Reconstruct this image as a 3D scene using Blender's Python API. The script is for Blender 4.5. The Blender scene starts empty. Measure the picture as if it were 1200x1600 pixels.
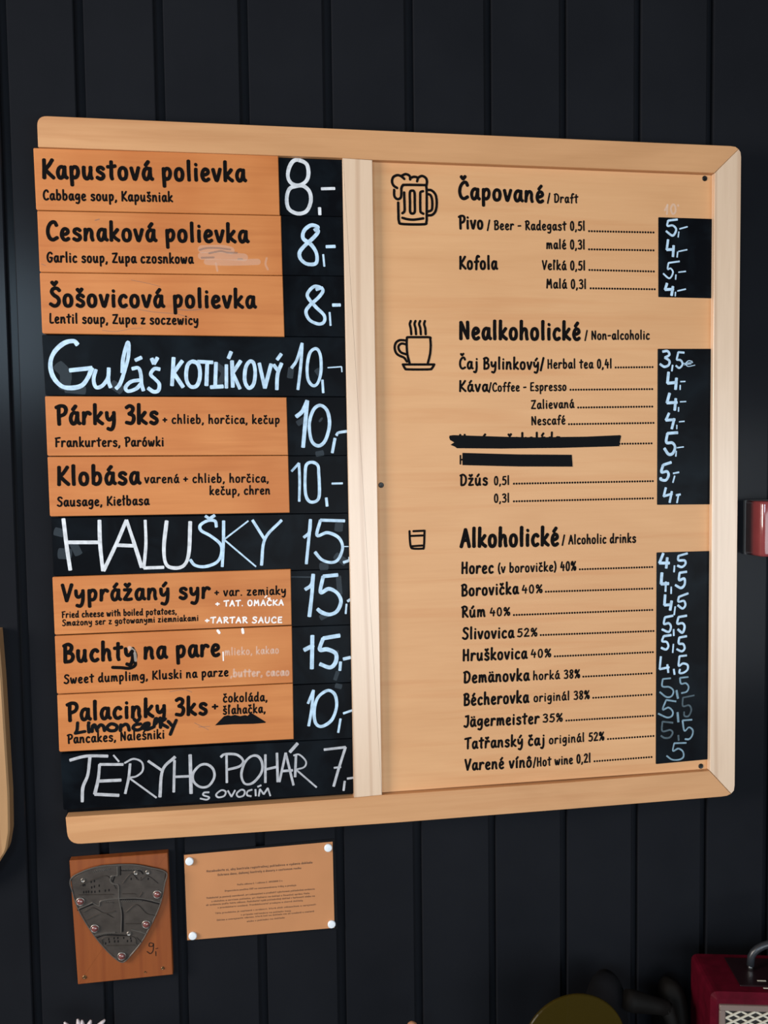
import bpy, math, random
import numpy as np
from mathutils import Vector

random.seed(7)
S = bpy.context.scene
COL = S.collection

# ------------------------------------------------------------------ camera
F_PX = 1350.0
PITCH, YAW, ROLL = (math.radians(v) for v in (3.213, -8.4395, -0.7228))
CAM_D, CAM_Z = 1.13, 1.62
def _rot():
    a, b, c = PITCH, YAW, ROLL
    rx = np.array([[1, 0, 0], [0, math.cos(a), -math.sin(a)], [0, math.sin(a), math.cos(a)]])
    ry = np.array([[math.cos(b), 0, math.sin(b)], [0, 1, 0], [-math.sin(b), 0, math.cos(b)]])
    rz = np.array([[math.cos(c), -math.sin(c), 0], [math.sin(c), math.cos(c), 0], [0, 0, 1]])
    return rz @ rx @ ry
ROT = _rot()
CAM = np.array([0.0, -CAM_D, CAM_Z])
cam_data = bpy.data.cameras.new('camera')
cam_data.sensor_fit = 'VERTICAL'
cam_data.sensor_height = 36.0
cam_data.sensor_width = 27.0
cam_data.lens = 36.0 * F_PX / 1600.0
cam_data.clip_start = 0.01
cam = bpy.data.objects.new('camera', cam_data)
COL.objects.link(cam)
def _w(v): return Vector((v[0], v[2], -v[1]))
right, down, fwd = _w(ROT[0]), _w(ROT[1]), _w(ROT[2])
from mathutils import Matrix
m = Matrix((right, -down, -fwd)).transposed().to_4x4()
m.translation = Vector(CAM)
cam.matrix_world = m
S.camera = cam

# ------------------------------------------------------------------ light and exposure
S.view_settings.view_transform = 'Standard'
S.view_settings.look = 'None'
S.view_settings.gamma = 1.0
S.view_settings.use_curve_mapping = False
S.view_settings.exposure = 0.0
world = bpy.data.worlds.new('world')
S.world = world
world.use_nodes = True
bg = world.node_tree.nodes['Background']
bg.inputs['Color'].default_value = (0.95, 0.86, 0.80, 1)
bg.inputs['Strength'].default_value = 0.13
def area(name, loc, target, sx, sz, power, color):
    l = bpy.data.lights.new(name, 'AREA')
    l.shape = 'RECTANGLE'; l.size = sx; l.size_y = sz
    l.energy = power; l.color = color
    o = bpy.data.objects.new(name, l); COL.objects.link(o)
    o.location = loc
    d = Vector(target) - Vector(loc)
    o.rotation_euler = d.to_track_quat('-Z', 'Y').to_euler()
    return o
area('side_window_light', (-2.00, -0.95, 1.80), (0.25, 0, 1.68), 0.7, 0.8, 62, (1.0, 0.91, 0.82))
area('front_window_light', (1.00, -2.1, 1.25), (1.00, 0, 1.27), 2.4, 1.0, 37, (0.86, 0.94, 1.0))
area('back_window_light', (-1.20, -2.8, 2.20), (-1.20, 0, 2.20), 0.9, 0.52, 28, (0.60, 0.82, 1.0))

# ------------------------------------------------------------------ pixel -> place on a plane parallel to the wall
def ray(px, py):
    d = ROT.T @ np.array([(px - 600) / F_PX, (py - 800) / F_PX, 1.0])
    return np.array([d[0], d[2], -d[1]])
def on(px, py, y=0.0):
    d = ray(px, py)
    p = CAM + d * ((y - CAM[1]) / d[1])
    return (p[0], p[2])
def on3(px, py, y=0.0):
    p = on(px, py, y)
    return Vector((p[0], y, p[1]))

# ------------------------------------------------------------------ materials
def new_mat(name):
    mt = bpy.data.materials.new(name); mt.use_nodes = True
    nt = mt.node_tree
    b = nt.nodes['Principled BSDF']
    return mt, nt, b
def flat(name, col, rough=0.5, metal=0.0, var=0.0, scale=40, spec=0.5, coat=0.0, alpha=1.0, bump=0.0):
    mt, nt, b = new_mat(name)
    b.inputs['Roughness'].default_value = rough
    b.inputs['Metallic'].default_value = metal
    b.inputs['Specular IOR Level'].default_value = spec
    b.inputs['Coat Weight'].default_value = coat
    b.inputs['Alpha'].default_value = alpha
    b.inputs['Base Color'].default_value = (*col, 1)
    if var > 0 or bump > 0:
        tc = nt.nodes.new('ShaderNodeTexCoord')
        n = nt.nodes.new('ShaderNodeTexNoise'); n.inputs['Scale'].default_value = scale
        n.inputs['Detail'].default_value = 5
        nt.links.new(tc.outputs['Object'], n.inputs['Vector'])
        if var > 0:
            r = nt.nodes.new('ShaderNodeValToRGB')
            r.color_ramp.elements[0].position = 0.3
            r.color_ramp.elements[1].position = 0.7
            r.color_ramp.elements[0].color = (*[max(0, c * (1 - var)) for c in col], 1)
            r.color_ramp.elements[1].color = (*[min(1, c * (1 + var)) for c in col], 1)
            nt.links.new(n.outputs['Fac'], r.inputs['Fac'])
            nt.links.new(r.outputs['Color'], b.inputs['Base Color'])
        if bump > 0:
            bp = nt.nodes.new('ShaderNodeBump'); bp.inputs['Strength'].default_value = bump
            bp.inputs['Distance'].default_value = 0.002
            nt.links.new(n.outputs['Fac'], bp.inputs['Height'])
            nt.links.new(bp.outputs['Normal'], b.inputs['Normal'])
    return mt
def wood(name, c1, c2, axis='X', rough=0.45, figure=0.5, grain=0.35, spec=0.5, stain=None, fscale=5.0):
    """varnished timber: broad wandering figure, thin grain lines, fine pores along the axis"""
    mt, nt, b = new_mat(name)
    L, N = nt.links.new, nt.nodes.new
    tc = N('ShaderNodeTexCoord'); oi = N('ShaderNodeObjectInfo')
    off = N('ShaderNodeVectorMath'); off.operation = 'SCALE'
    comb = N('ShaderNodeCombineXYZ')
    for i in range(3): L(oi.outputs['Random'], comb.inputs[i])
    L(comb.outputs[0], off.inputs[0]); off.inputs['Scale'].default_value = 37.0
    add = N('ShaderNodeVectorMath'); add.operation = 'ADD'
    L(tc.outputs['Object'], add.inputs[0]); L(off.outputs[0], add.inputs[1])
    def mapped(along, across):
        mp = N('ShaderNodeMapping')
        s = (along, across, across) if axis == 'X' else (across, across, along)
        mp.inputs['Scale'].default_value = s
        L(add.outputs[0], mp.inputs['Vector'])
        return mp.outputs[0]
    n1 = N('ShaderNodeTexNoise'); n1.inputs['Scale'].default_value = fscale
    n1.inputs['Detail'].default_value = 3; n1.inputs['Distortion'].default_value = 1.2
    L(mapped(0.7, 3.0), n1.inputs['Vector'])
    n2 = N('ShaderNodeTexNoise'); n2.inputs['Scale'].default_value = 12
    n2.inputs['Detail'].default_value = 6; n2.inputs['Roughness'].default_value = 0.65
    L(mapped(0.9, 16.0), n2.inputs['Vector'])
    if axis == 'Z':
        wv = N('ShaderNodeTexWave'); wv.bands_direction = 'X'
        wv.inputs['Scale'].default_value = 5; wv.inputs['Distortion'].default_value = 9
        wv.inputs['Detail'].default_value = 2; wv.inputs['Detail Scale'].default_value = 0.5
        L(mapped(0.22, 2.6), wv.inputs['Vector'])
    else:
        wv = N('ShaderNodeTexNoise'); wv.inputs['Scale'].default_value = 3.5; wv.inputs['Detail'].default_value = 4
        wv.inputs['Distortion'].default_value = 0.5
        L(mapped(0.8, 18.0), wv.inputs['Vector'])
    r1 = N('ShaderNodeValToRGB')
    r1.color_ramp.elements[0].position = 0.32; r1.color_ramp.elements[1].position = 0.68
    r1.color_ramp.elements[0].color = (*c2, 1); r1.color_ramp.elements[1].color = (*c1, 1)
    mixf = N('ShaderNodeMix'); mixf.data_type = 'FLOAT'; mixf.inputs[0].default_value = 1 - figure
    L(n1.outputs['Fac'], mixf.inputs[2]); L(n2.outputs['Fac'], mixf.inputs[3])
    L(mixf.outputs[0], r1.inputs['Fac'])
    mx = N('ShaderNodeMix'); mx.data_type = 'RGBA'; mx.blend_type = 'MULTIPLY'
    rw = N('ShaderNodeValToRGB')
    rw.color_ramp.elements[0].position = 0.0 if axis == 'Z' else 0.28; rw.color_ramp.elements[1].position = 0.16 if axis == 'Z' else 0.48
    d = 1 - grain
    rw.color_ramp.elements[0].color = (d, d * 0.93, d * 0.88, 1); rw.color_ramp.elements[1].color = (1, 1, 1, 1)
    L(wv.outputs['Fac'], rw.inputs['Fac'])
    mx.inputs[0].default_value = 1.0
    L(r1.outputs['Color'], mx.inputs[6]); L(rw.outputs['Color'], mx.inputs[7])
    out = mx.outputs[2]
    if stain:
        ns = N('ShaderNodeTexNoise'); ns.inputs['Scale'].default_value = 9; ns.inputs['Detail'].default_value = 2
        L(add.outputs[0], ns.inputs['Vector'])
        rs = N('ShaderNodeValToRGB')
        rs.color_ramp.elements[0].position = 0.36; rs.color_ramp.elements[1].position = 0.66
        rs.color_ramp.elements[0].color = (1, 1, 1, 1); rs.color_ramp.elements[1].color = (*stain, 1)
        L(ns.outputs['Fac'], rs.inputs['Fac'])
        m3 = N('ShaderNodeMix'); m3.data_type = 'RGBA'; m3.blend_type = 'MULTIPLY'; m3.inputs[0].default_value = 1
        L(out, m3.inputs[6]); L(rs.outputs['Color'], m3.inputs[7]); out = m3.outputs[2]
    L(out, b.inputs['Base Color'])
    b.inputs['Roughness'].default_value = rough
    b.inputs['Specular IOR Level'].default_value = spec
    bp = N('ShaderNodeBump'); bp.inputs['Strength'].default_value = 0.06; bp.inputs['Distance'].default_value = 0.001
    L(n2.outputs['Fac'], bp.inputs['Height']); L(bp.outputs['Normal'], b.inputs['Normal'])
    return mt

M = {}
M['rail'] = wood('beech_rail_varnish', (0.60, 0.320, 0.152), (0.49, 0.250, 0.112), 'X', 0.5, 0.7, 0.10, spec=0.25, fscale=4)
M['stile'] = wood('pale_glare_stile_varnish', (0.72, 0.53, 0.38), (0.63, 0.45, 0.31), 'Z', 0.30, 0.5, 0.16, spec=1.0, fscale=4)  # paler wood than the rails, with some window glare put into the colour
M['panel'] = wood('birch_ply_varnish', (0.645, 0.355, 0.172), (0.575, 0.300, 0.138), 'X', 0.5, 0.65, 0.06, spec=0.22, fscale=4)
M['tile'] = wood('orange_stained_alder', (0.565, 0.220, 0.070), (0.475, 0.168, 0.048), 'X', 0.5, 0.6, 0.12, spec=0.22, stain=(0.90, 0.80, 0.72), fscale=4)
M['plaque'] = wood('brown_stained_plaque', (0.25, 0.064, 0.011), (0.19, 0.046, 0.008), 'Z', 0.5, 0.6, 0.12)
M['oak'] = wood('pale_oak_board', (0.42, 0.24, 0.11), (0.34, 0.19, 0.085), 'Z', 0.5, 0.6, 0.2)
M['ink'] = flat('black_print', (0.0055, 0.0045, 0.0045), 0.8, spec=0.04)
M['marker'] = flat('black_marker', (0.0055, 0.006, 0.0072), 0.7, spec=0.04)
M['chalk'] = flat('blue_white_chalk_marker', (0.43, 0.59, 0.74), 0.8, var=0.2, scale=160)
M['chalk_white'] = flat('white_chalk_marker', (0.56, 0.59, 0.63), 0.8, var=0.2, scale=160)
M['chalk_thin'] = flat('thin_worn_chalk', (0.17, 0.27, 0.34), 0.8, var=0.25, scale=160)
M['chalk_faint'] = flat('nearly_rubbed_out_chalk', (0.055, 0.085, 0.105), 0.8, var=0.3, scale=160)
M['chalk_smudge'] = flat('wiped_chalk_smudge', (0.45, 0.58, 0.7), 0.8, alpha=0.055)
M['white_pen'] = flat('white_paint_pen', (0.86, 0.82, 0.80), 0.7, var=0.1, scale=120, alpha=0.9)
M['white_worn'] = flat('worn_white_pen', (0.85, 0.72, 0.62), 0.7, alpha=0.30)
M['chalk_grey'] = flat('dimmed_thin_chalk', (0.38, 0.39, 0.42), 0.8, var=0.2, scale=160)  # thin chalk whose grey also takes in the dimmer light low down
M['wiped'] = flat('wiped_pale_film', (0.80, 0.62, 0.50), 0.7, alpha=0.22)
M['grey_smear'] = flat('grey_smear', (0.22, 0.17, 0.15), 0.7, alpha=0.35)
M['paper'] = flat('tan_paper', (0.46, 0.205, 0.088), 0.7, spec=0.2, var=0.06, scale=14)
M['sepia'] = flat('brown_print', (0.15, 0.065, 0.03), 0.7)
M['pin'] = flat('white_plastic_pin', (0.72, 0.76, 0.80), 0.3)
M['screw'] = flat('black_screw', (0.012, 0.011, 0.010), 0.4, metal=0.4)
M['bronze'] = flat('dark_cast_pewter', (0.070, 0.058, 0.050), 0.45, metal=0.5, var=0.25, scale=60, bump=0.25)
M['bronze_light'] = flat('pale_pewter', (0.24, 0.22, 0.20), 0.35, metal=0.8)  # paler metal for ridges, rims and rivets, for contrast
M['bronze_dark'] = flat('dark_pewter_line', (0.006, 0.005, 0.005), 0.7, spec=0.15)  # near-black metal for the flat lines, tiny windows and price
M['ruby'] = flat('dull_red_enamel', (0.16, 0.05, 0.045), 0.16, coat=1.0)
M['steel'] = flat('bright_steel', (0.75, 0.78, 0.80), 0.22, metal=1.0)
M['brass'] = flat('dull_brass', (0.16, 0.09, 0.04), 0.4, metal=0.8)
M['red_gloss'] = flat('glossy_oxblood_enamel', (0.21, 0.040, 0.042), 0.14, coat=0.5, var=0.08, scale=30)
M['grey_plastic'] = flat('grey_plastic', (0.12, 0.12, 0.12), 0.4)
M['radio_red'] = flat('shaded_red_leatherette', (0.066, 0.0013, 0.0075), 0.6, spec=0.1, var=0.2, scale=60, bump=0.3)  # red darkened to stand in for the weak light near the ledge
M['radio_top'] = flat('dark_brown_panel', (0.010, 0.0025, 0.004), 0.4, spec=0.3)
M['cream'] = flat('aged_cream_plastic', (0.46, 0.42, 0.34), 0.5)
M['frame_grey'] = flat('taupe_grille_frame', (0.16, 0.115, 0.10), 0.45)
M['black_plastic'] = flat('black_rubber', (0.02, 0.022, 0.027), 0.32)
M['dark_hole'] = flat('dark_speaker_cloth', (0.012, 0.010, 0.009), 0.9)
M['cloth_dark'] = flat('shaded_charcoal_cloth', (0.0028, 0.0028, 0.0036), 0.95, spec=0.1, var=0.3, scale=30, bump=0.4)  # dark cloth, deepened further by shade put into its colour
M['tool_dark'] = flat('shaded_dark_wood', (0.0042, 0.0035, 0.003), 0.7, spec=0.12, var=0.3, scale=30)  # dark tone lowered again to carry the shade at ledge height
M['petal'] = flat('white_felt_petal', (0.50, 0.44, 0.46), 0.9, var=0.1, scale=60)
M['stem'] = flat('grey_green_stem', (0.05, 0.07, 0.04), 0.8)
M['tan_peg'] = flat('tan_turned_wood', (0.40, 0.19, 0.10), 0.5)
M['floor'] = wood('dark_floor_boards', (0.10, 0.06, 0.04), (0.07, 0.04, 0.025), 'X', 0.5)
def blackboard():
    mt, nt, b = new_mat('chalkboard_paint')
    L, N = nt.links.new, nt.nodes.new
    tc = N('ShaderNodeTexCoord'); oi = N('ShaderNodeObjectInfo')
    ad = N('ShaderNodeVectorMath'); ad.operation = 'ADD'
    L(tc.outputs['Object'], ad.inputs[0])
    cb = N('ShaderNodeCombineXYZ'); L(oi.outputs['Random'], cb.inputs[0]); L(oi.outputs['Random'], cb.inputs[2])
    sc = N('ShaderNodeVectorMath'); sc.operation = 'SCALE'; sc.inputs['Scale'].default_value = 11; L(cb.outputs[0], sc.inputs[0])
    L(sc.outputs[0], ad.inputs[1])
    n = N('ShaderNodeTexNoise'); n.inputs['Scale'].default_value = 16; n.inputs['Detail'].default_value = 5
    n.inputs['Distortion'].default_value = 0.6
    L(ad.outputs[0], n.inputs['Vector'])
    r = N('ShaderNodeValToRGB')
    r.color_ramp.elements[0].position = 0.45; r.color_ramp.elements[1].position = 0.85
    r.color_ramp.elements[0].color = (0.0022, 0.0028, 0.0042, 1); r.color_ramp.elements[1].color = (0.008, 0.013, 0.018, 1)
    L(n.outputs['Fac'], r.inputs['Fac']); L(r.outputs['Color'], b.inputs['Base Color'])
    b.inputs['Roughness'].default_value = 0.36
    b.inputs['Specular IOR Level'].default_value = 0.05
    return mt
M['board'] = blackboard()
def wall_paint():
    mt, nt, b = new_mat('anthracite_wall_paint')
    L, N = nt.links.new, nt.nodes.new
    tc = N('ShaderNodeTexCoord')
    mp = N('ShaderNodeMapping'); mp.inputs['Scale'].default_value = (60, 60, 1.6)
    L(tc.outputs['Object'], mp.inputs['Vector'])
    g = N('ShaderNodeTexNoise'); g.inputs['Scale'].default_value = 4; g.inputs['Detail'].default_value = 4
    L(mp.outputs[0], g.inputs['Vector'])
    n = N('ShaderNodeTexNoise'); n.inputs['Scale'].default_value = 5; n.inputs['Detail'].default_value = 4
    L(tc.outputs['Object'], n.inputs['Vector'])
    r = N('ShaderNodeValToRGB')
    r.color_ramp.elements[0].position = 0.3; r.color_ramp.elements[1].position = 0.75
    r.color_ramp.elements[0].color = (0.0088, 0.0096, 0.0120, 1); r.color_ramp.elements[1].color = (0.0122, 0.0132, 0.0162, 1)
    L(n.outputs['Fac'], r.inputs['Fac']); L(r.outputs['Color'], b.inputs['Base Color'])
    b.inputs['Roughness'].default_value = 0.19
    b.inputs['Specular IOR Level'].default_value = 0.06
    bp = N('ShaderNodeBump'); bp.inputs['Strength'].default_value = 0.06; bp.inputs['Distance'].default_value = 0.0005
    L(g.outputs['Fac'], bp.inputs['Height']); L(bp.outputs['Normal'], b.inputs['Normal'])
    return mt
M['wall'] = wall_paint()
def tinted():
    mt, nt, b = new_mat('shaded_amber_plastic')
    b.inputs['Base Color'].default_value = (0.036, 0.024, 0.0025, 1)  # amber kept dark, the dim light down here is in the colour
    b.inputs['Roughness'].default_value = 0.3
    b.inputs['Alpha'].default_value = 0.72
    b.inputs['Specular IOR Level'].default_value = 0.15
    return mt
M['amber'] = tinted()
def clear_film():
    mt, nt, b = new_mat('clear_laminate_film')
    b.inputs['Base Color'].default_value = (0.012, 0.013, 0.015, 1)
    b.inputs['Roughness'].default_value = 0.12
    b.inputs['Alpha'].default_value = 0.6
    return mt
M['film'] = clear_film()

# ------------------------------------------------------------------ mesh helpers
class MB:
    def __init__(self): self.v = []; self.f = []; self.smooth = False; self.k = 0
    def add(self, verts, faces):
        n = len(self.v)
        self.v += [tuple(p) for p in verts]
        self.f += [tuple(i + n for i in f) for f in faces]
    def build(self, name, mat, parent=None, origin=None, smooth=None):
        me = bpy.data.meshes.new(name)
        o = bpy.data.objects.new(name, me); COL.objects.link(o)
        if parent is not None:
            base = parent
            while base.parent: base = base.parent
            off = Vector(base['_o']) if '_o' in base else Vector((0, 0, 0))
            o.parent = parent
        else:
            off = Vector(origin or (0, 0, 0)); o.location = off; o['_o'] = list(off)
        me.from_pydata([(p[0] - off[0], p[1] - off[1], p[2] - off[2]) for p in self.v], [], self.f)
        me.materials.append(M[mat])
        me.validate()
        if smooth or (smooth is None and self.smooth):
            for p in me.polygons: p.use_smooth = True
        me.update()
        return o
def tag(o, label, cat, group=None):
    o['label'] = label; o['category'] = cat
    if group: o['group'] = group
    return o
def thing(name, label, cat, loc, group=None):
    o = bpy.data.objects.new(name, None); COL.objects.link(o)
    o.location = loc; o['_o'] = list(loc); o.empty_display_size = 0.02
    return tag(o, label, cat, group)

def round_poly(pts, rad, seg=6):
    """2-D polygon with each corner rounded by its own radius"""
    out = []; n = len(pts)
    if not isinstance(rad, (list, tuple)): rad = [rad] * n
    for i in range(n):
        p = Vector(pts[i]); a = Vector(pts[i - 1]); b = Vector(pts[(i + 1) % n]); r = rad[i]
        if r <= 0: out.append(tuple(p)); continue
        da, db = (a - p), (b - p)
        r = min(r, da.length * 0.45, db.length * 0.45)
        p0, p1 = p + da.normalized() * r, p + db.normalized() * r
        for k in range(seg + 1):
            t = k / seg
            q = p0 * (1 - t) ** 2 + p * 2 * t * (1 - t) + p1 * t * t
            out.append(tuple(q))
    return out
def area2(poly): return 0.5 * sum(poly[i - 1][0] * poly[i][1] - poly[i][0] * poly[i - 1][1] for i in range(len(poly)))
def inset(poly, d):
    n = len(poly); out = []
    for i in range(n):
        p = Vector(poly[i]); a = Vector(poly[i - 1]); b = Vector(poly[(i + 1) % n])
        e0 = (p - a); e1 = (b - p)
        if e0.length < 1e-9 or e1.length < 1e-9: out.append(tuple(p)); continue
        e0.normalize(); e1.normalize()
        n0, n1 = Vector((-e0.y, e0.x)), Vector((-e1.y, e1.x))
        q = n0 + n1
        if q.length < 1e-6: q = n0
        q = q / max(0.35, q.length_squared / 2) / 1.0
        out.append((p.x + q.x * d, p.y + q.y * d))
    return out
def slab(mb, poly, yf, yb, bev=0.0008):
    """solid plate: 2-D outline in (x, z), front face at yf (toward the room), back at yb, eased front edge"""
    if area2(poly) < 0: poly = poly[::-1]      # counter-clockwise seen from the room
    n = len(poly); ins = inset(poly, bev)
    rings = [[(p[0], yf, p[1]) for p in ins], [(p[0], yf + bev, p[1]) for p in poly], [(p[0], yb, p[1]) for p in poly]]
    v = [p for r in rings for p in r]; f = [tuple(range(n))]
    for k in range(2):
        for i in range(n):
            j = (i + 1) % n
            f.append((k * n + j, k * n + i, (k + 1) * n + i, (k + 1) * n + j))
    f.append(tuple(range(3 * n - 1, 2 * n - 1, -1)))
    mb.add(v, f)
    return mb
def pslab(pxs, yf, yb, rad=0.0, bev=0.0008):
    return slab(MB(), round_poly([on(x, y, yf) for x, y in pxs], rad), yf, yb, bev)
def box(mb, c, s, bev=0.0):
    x, y, z = (q / 2 for q in s)
    b = min(bev, x, y, z)
    if b <= 0:
        v = [(c[0] + i * x, c[1] + j * y, c[2] + k * z) for i in (-1, 1) for j in (-1, 1) for k in (-1, 1)]
        mb.add(v, [(0, 1, 3, 2), (4, 6, 7, 5), (0, 4, 5, 1), (2, 3, 7, 6), (0, 2, 6, 4), (1, 5, 7, 3)])
    else:
        poly = round_poly([(c[0] - x, c[2] - z), (c[0] + x, c[2] - z), (c[0] + x, c[2] + z), (c[0] - x, c[2] + z)], b * 1.6, 4)
        slab(mb, poly, c[1] - y, c[1] + y, b)
    return mb
def lathe(mb, c, prof, seg=20, axis='Z'):
    """prof: (radius, height) pairs; axis Z up or Y toward the room (height = distance out of the wall)"""
    v = []; f = []
    for r, h in prof:
        for k in range(seg):
            a = 2 * math.pi * k / seg
            if axis == 'Z': v.append((c[0] + r * math.cos(a), c[1] + r * math.sin(a), c[2] + h))
            else: v.append((c[0] + r * math.cos(a), c[1] - h, c[2] + r * math.sin(a)))
    for i in range(len(prof) - 1):
        for k in range(seg):
            j = (k + 1) % seg
            f.append((i * seg + k, i * seg + j, (i + 1) * seg + j, (i + 1) * seg + k))
    n = len(prof)
    f.append(tuple(range(seg - 1, -1, -1))); f.append(tuple(range((n - 1) * seg, n * seg)))
    mb.add(v, f)
    return mb
def tube(mb, pts, r, seg=10):
    pts = [Vector(p) for p in pts]; v = []; f = []; n = len(pts)
    rr = r if isinstance(r, (list, tuple)) else [r] * n
    for i, p in enumerate(pts):
        t = (pts[min(i + 1, n - 1)] - pts[max(i - 1, 0)]).normalized()
        u = t.cross(Vector((0, 1, 0.31))).normalized(); w = t.cross(u)
        for k in range(seg):
            a = 2 * math.pi * k / seg
            v.append(tuple(p + (u * math.cos(a) + w * math.sin(a)) * rr[i]))
    for i in range(n - 1):
        for k in range(seg):
            j = (k + 1) % seg
            f.append((i * seg + k, i * seg + j, (i + 1) * seg + j, (i + 1) * seg + k))
    f.append(tuple(range(seg - 1, -1, -1))); f.append(tuple(range((n - 1) * seg, n * seg)))
    mb.add(v, f)
    return mb
def catmull(pts, sub=7):
    if len(pts) < 3: return [Vector(p) for p in pts]
    P = [Vector(p) for p in pts]
    closed = (P[0] - P[-1]).length < 1e-7
    out = []
    n = len(P)
    for i in range(n - 1):
        p1, p2 = P[i], P[i + 1]
        p0 = P[i - 1] if i > 0 else (P[-2] if closed else p1 * 2 - p2)
        p3 = P[i + 2] if i + 2 < n else (P[1] if closed else p2 * 2 - p1)
        for k in range(sub):
            t = k / sub
            out.append(0.5 * ((2 * p1) + (p2 - p0) * t + (2 * p0 - 5 * p1 + 4 * p2 - p3) * t * t + (3 * p1 - p0 - 3 * p2 + p3) * t ** 3))
    out.append(P[-1])
    return out
def ribbon(mb, pts, w, y, rough=0.0, cap=1.0, relief=0.0, sub=7):
    """a pen stroke lying on the plane y: smooth centre line in (x, z), width w, rounded ends"""
    y = y - 0.000006 * (mb.k % 9); mb.k += 1
    c = catmull(pts, sub); n = len(c)
    wob = [1.0] * n
    if rough:
        a, b, ph = random.uniform(-1, 1), random.uniform(-1, 1), random.uniform(0, 6)
        wob = [1 + rough * (0.6 * a * math.sin(ph + i * 0.35) + 0.5 * b * math.cos(ph + i * 0.13) + random.uniform(-0.25, 0.25)) for i in range(n)]
    closed = n > 3 and (c[0] - c[-1]).length < 1e-7
    L, R = [], []
    for i in range(n):
        if closed and i in (0, n - 1): t = c[1] - c[-2]
        else: t = c[min(i + 1, n - 1)] - c[max(i - 1, 0)]
        if t.length < 1e-9: t = Vector((1, 0))
        t.normalize(); nn = Vector((-t.y, t.x)) * (w / 2 * wob[i])
        L.append(c[i] + nn); R.append(c[i] - nn)
    capL, capR = [], []
    if not closed:
        for (p, q, arr) in ((c[0], c[1], capL), (c[-1], c[-2], capR)):
            d = (p - q)
            if d.length < 1e-9: continue
            d.normalize(); e = Vector((-d.y, d.x)); h = w / 2
            for k in range(1, 6):
                a = math.pi * k / 6
                arr.append(p + e * (math.cos(a) * h) + d * (math.sin(a) * h * cap))
    if relief <= 0:
        v = [(p.x, y - 0.000004 * i, p.y) for i, p in enumerate(L)] + [(p.x, y - 0.000004 * i, p.y) for i, p in enumerate(R)]
        f = [(i, n + i, n + i + 1, i + 1) for i in range(n - 1)]
        if capL:
            b = len(v); v += [(p.x, y, p.y) for p in capL]
            f.append((n, *range(b, b + len(capL)), 0) if False else tuple([n] + list(range(b, b + len(capL))) + [0]))
        if capR:
            b = len(v); v += [(p.x, y - 0.000004 * (n - 1), p.y) for p in capR]
            f.append(tuple([n - 1] + list(range(b, b + len(capR))) + [2 * n - 1]))
        # face every polygon toward the room
        ff = []
        for q in f:
            s = sum(v[q[i - 1]][0] * v[q[i]][2] - v[q[i]][0] * v[q[i - 1]][2] for i in range(len(q)))
            ff.append(q if s > 0 else q[::-1])
        mb.add(v, ff)
    else:
        v = []; f = []
        for i in range(n):
            a, b = L[i], R[i]; m1 = a.lerp(b, 0.3); m2 = a.lerp(b, 0.7)
            v += [(a.x, y, a.y), (m1.x, y - relief, m1.y), (m2.x, y - relief, m2.y), (b.x, y, b.y)]
        for i in range(n - 1):
            for k in range(3): f.append((4 * i + k, 4 * i + k + 1, 4 * i + 5 + k, 4 * i + 4 + k))
        f.append((0, 1, 2, 3)); f.append((4 * n - 1, 4 * n - 2, 4 * n - 3, 4 * n - 4))
        mb.add(v, f)
def parse(s):
    """'x,y x,y! x,y; x,y x,y' -> strokes; ! marks a sharp corner; a leading @w sets that stroke's width"""
    out = []
    for st in s.split(';'):
        w = None; cur = []; segs = []
        for t in st.split():
            if t[0] == '@': w = float(t[1:]); continue
            cn = t.endswith('!')
            x, y = t.rstrip('!').split(',')
            cur.append((float(x), float(y)))
            if cn: segs.append(cur); cur = [cur[-1]]
        if len(cur) > 1 or not segs: segs.append(cur)
        for q in segs: out.append((w, q))
    return out
PXM = CAM_D / F_PX          # metres per photo pixel near the board's foot of perpendicular
def pen(mb, s, ox, oy, sc, w, y, rough=0.0, cap=1.0, relief=0.0):
    """strokes traced in a magnified view (origin ox, oy; magnification sc), laid on the plane y; w in photo pixels"""
    for ww, pts in parse(s):
        q = [on(ox + px / sc, oy + py / sc, y) for px, py in pts]
        if len(q) == 1: q = [q[0], (q[0][0] + 1e-5, q[0][1])]
        ribbon(mb, q, (ww or w) * PXM * 1.02, y, rough, cap, relief)
    return mb
def blob(mb, px, ox, oy, sc, y):
    p = [on(ox + a / sc, oy + b / sc, y) for a, b in px]
    if area2(p) < 0: p = p[::-1]
    mb.add([(a, y, b) for a, b in p], [tuple(range(len(p)))])

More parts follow.
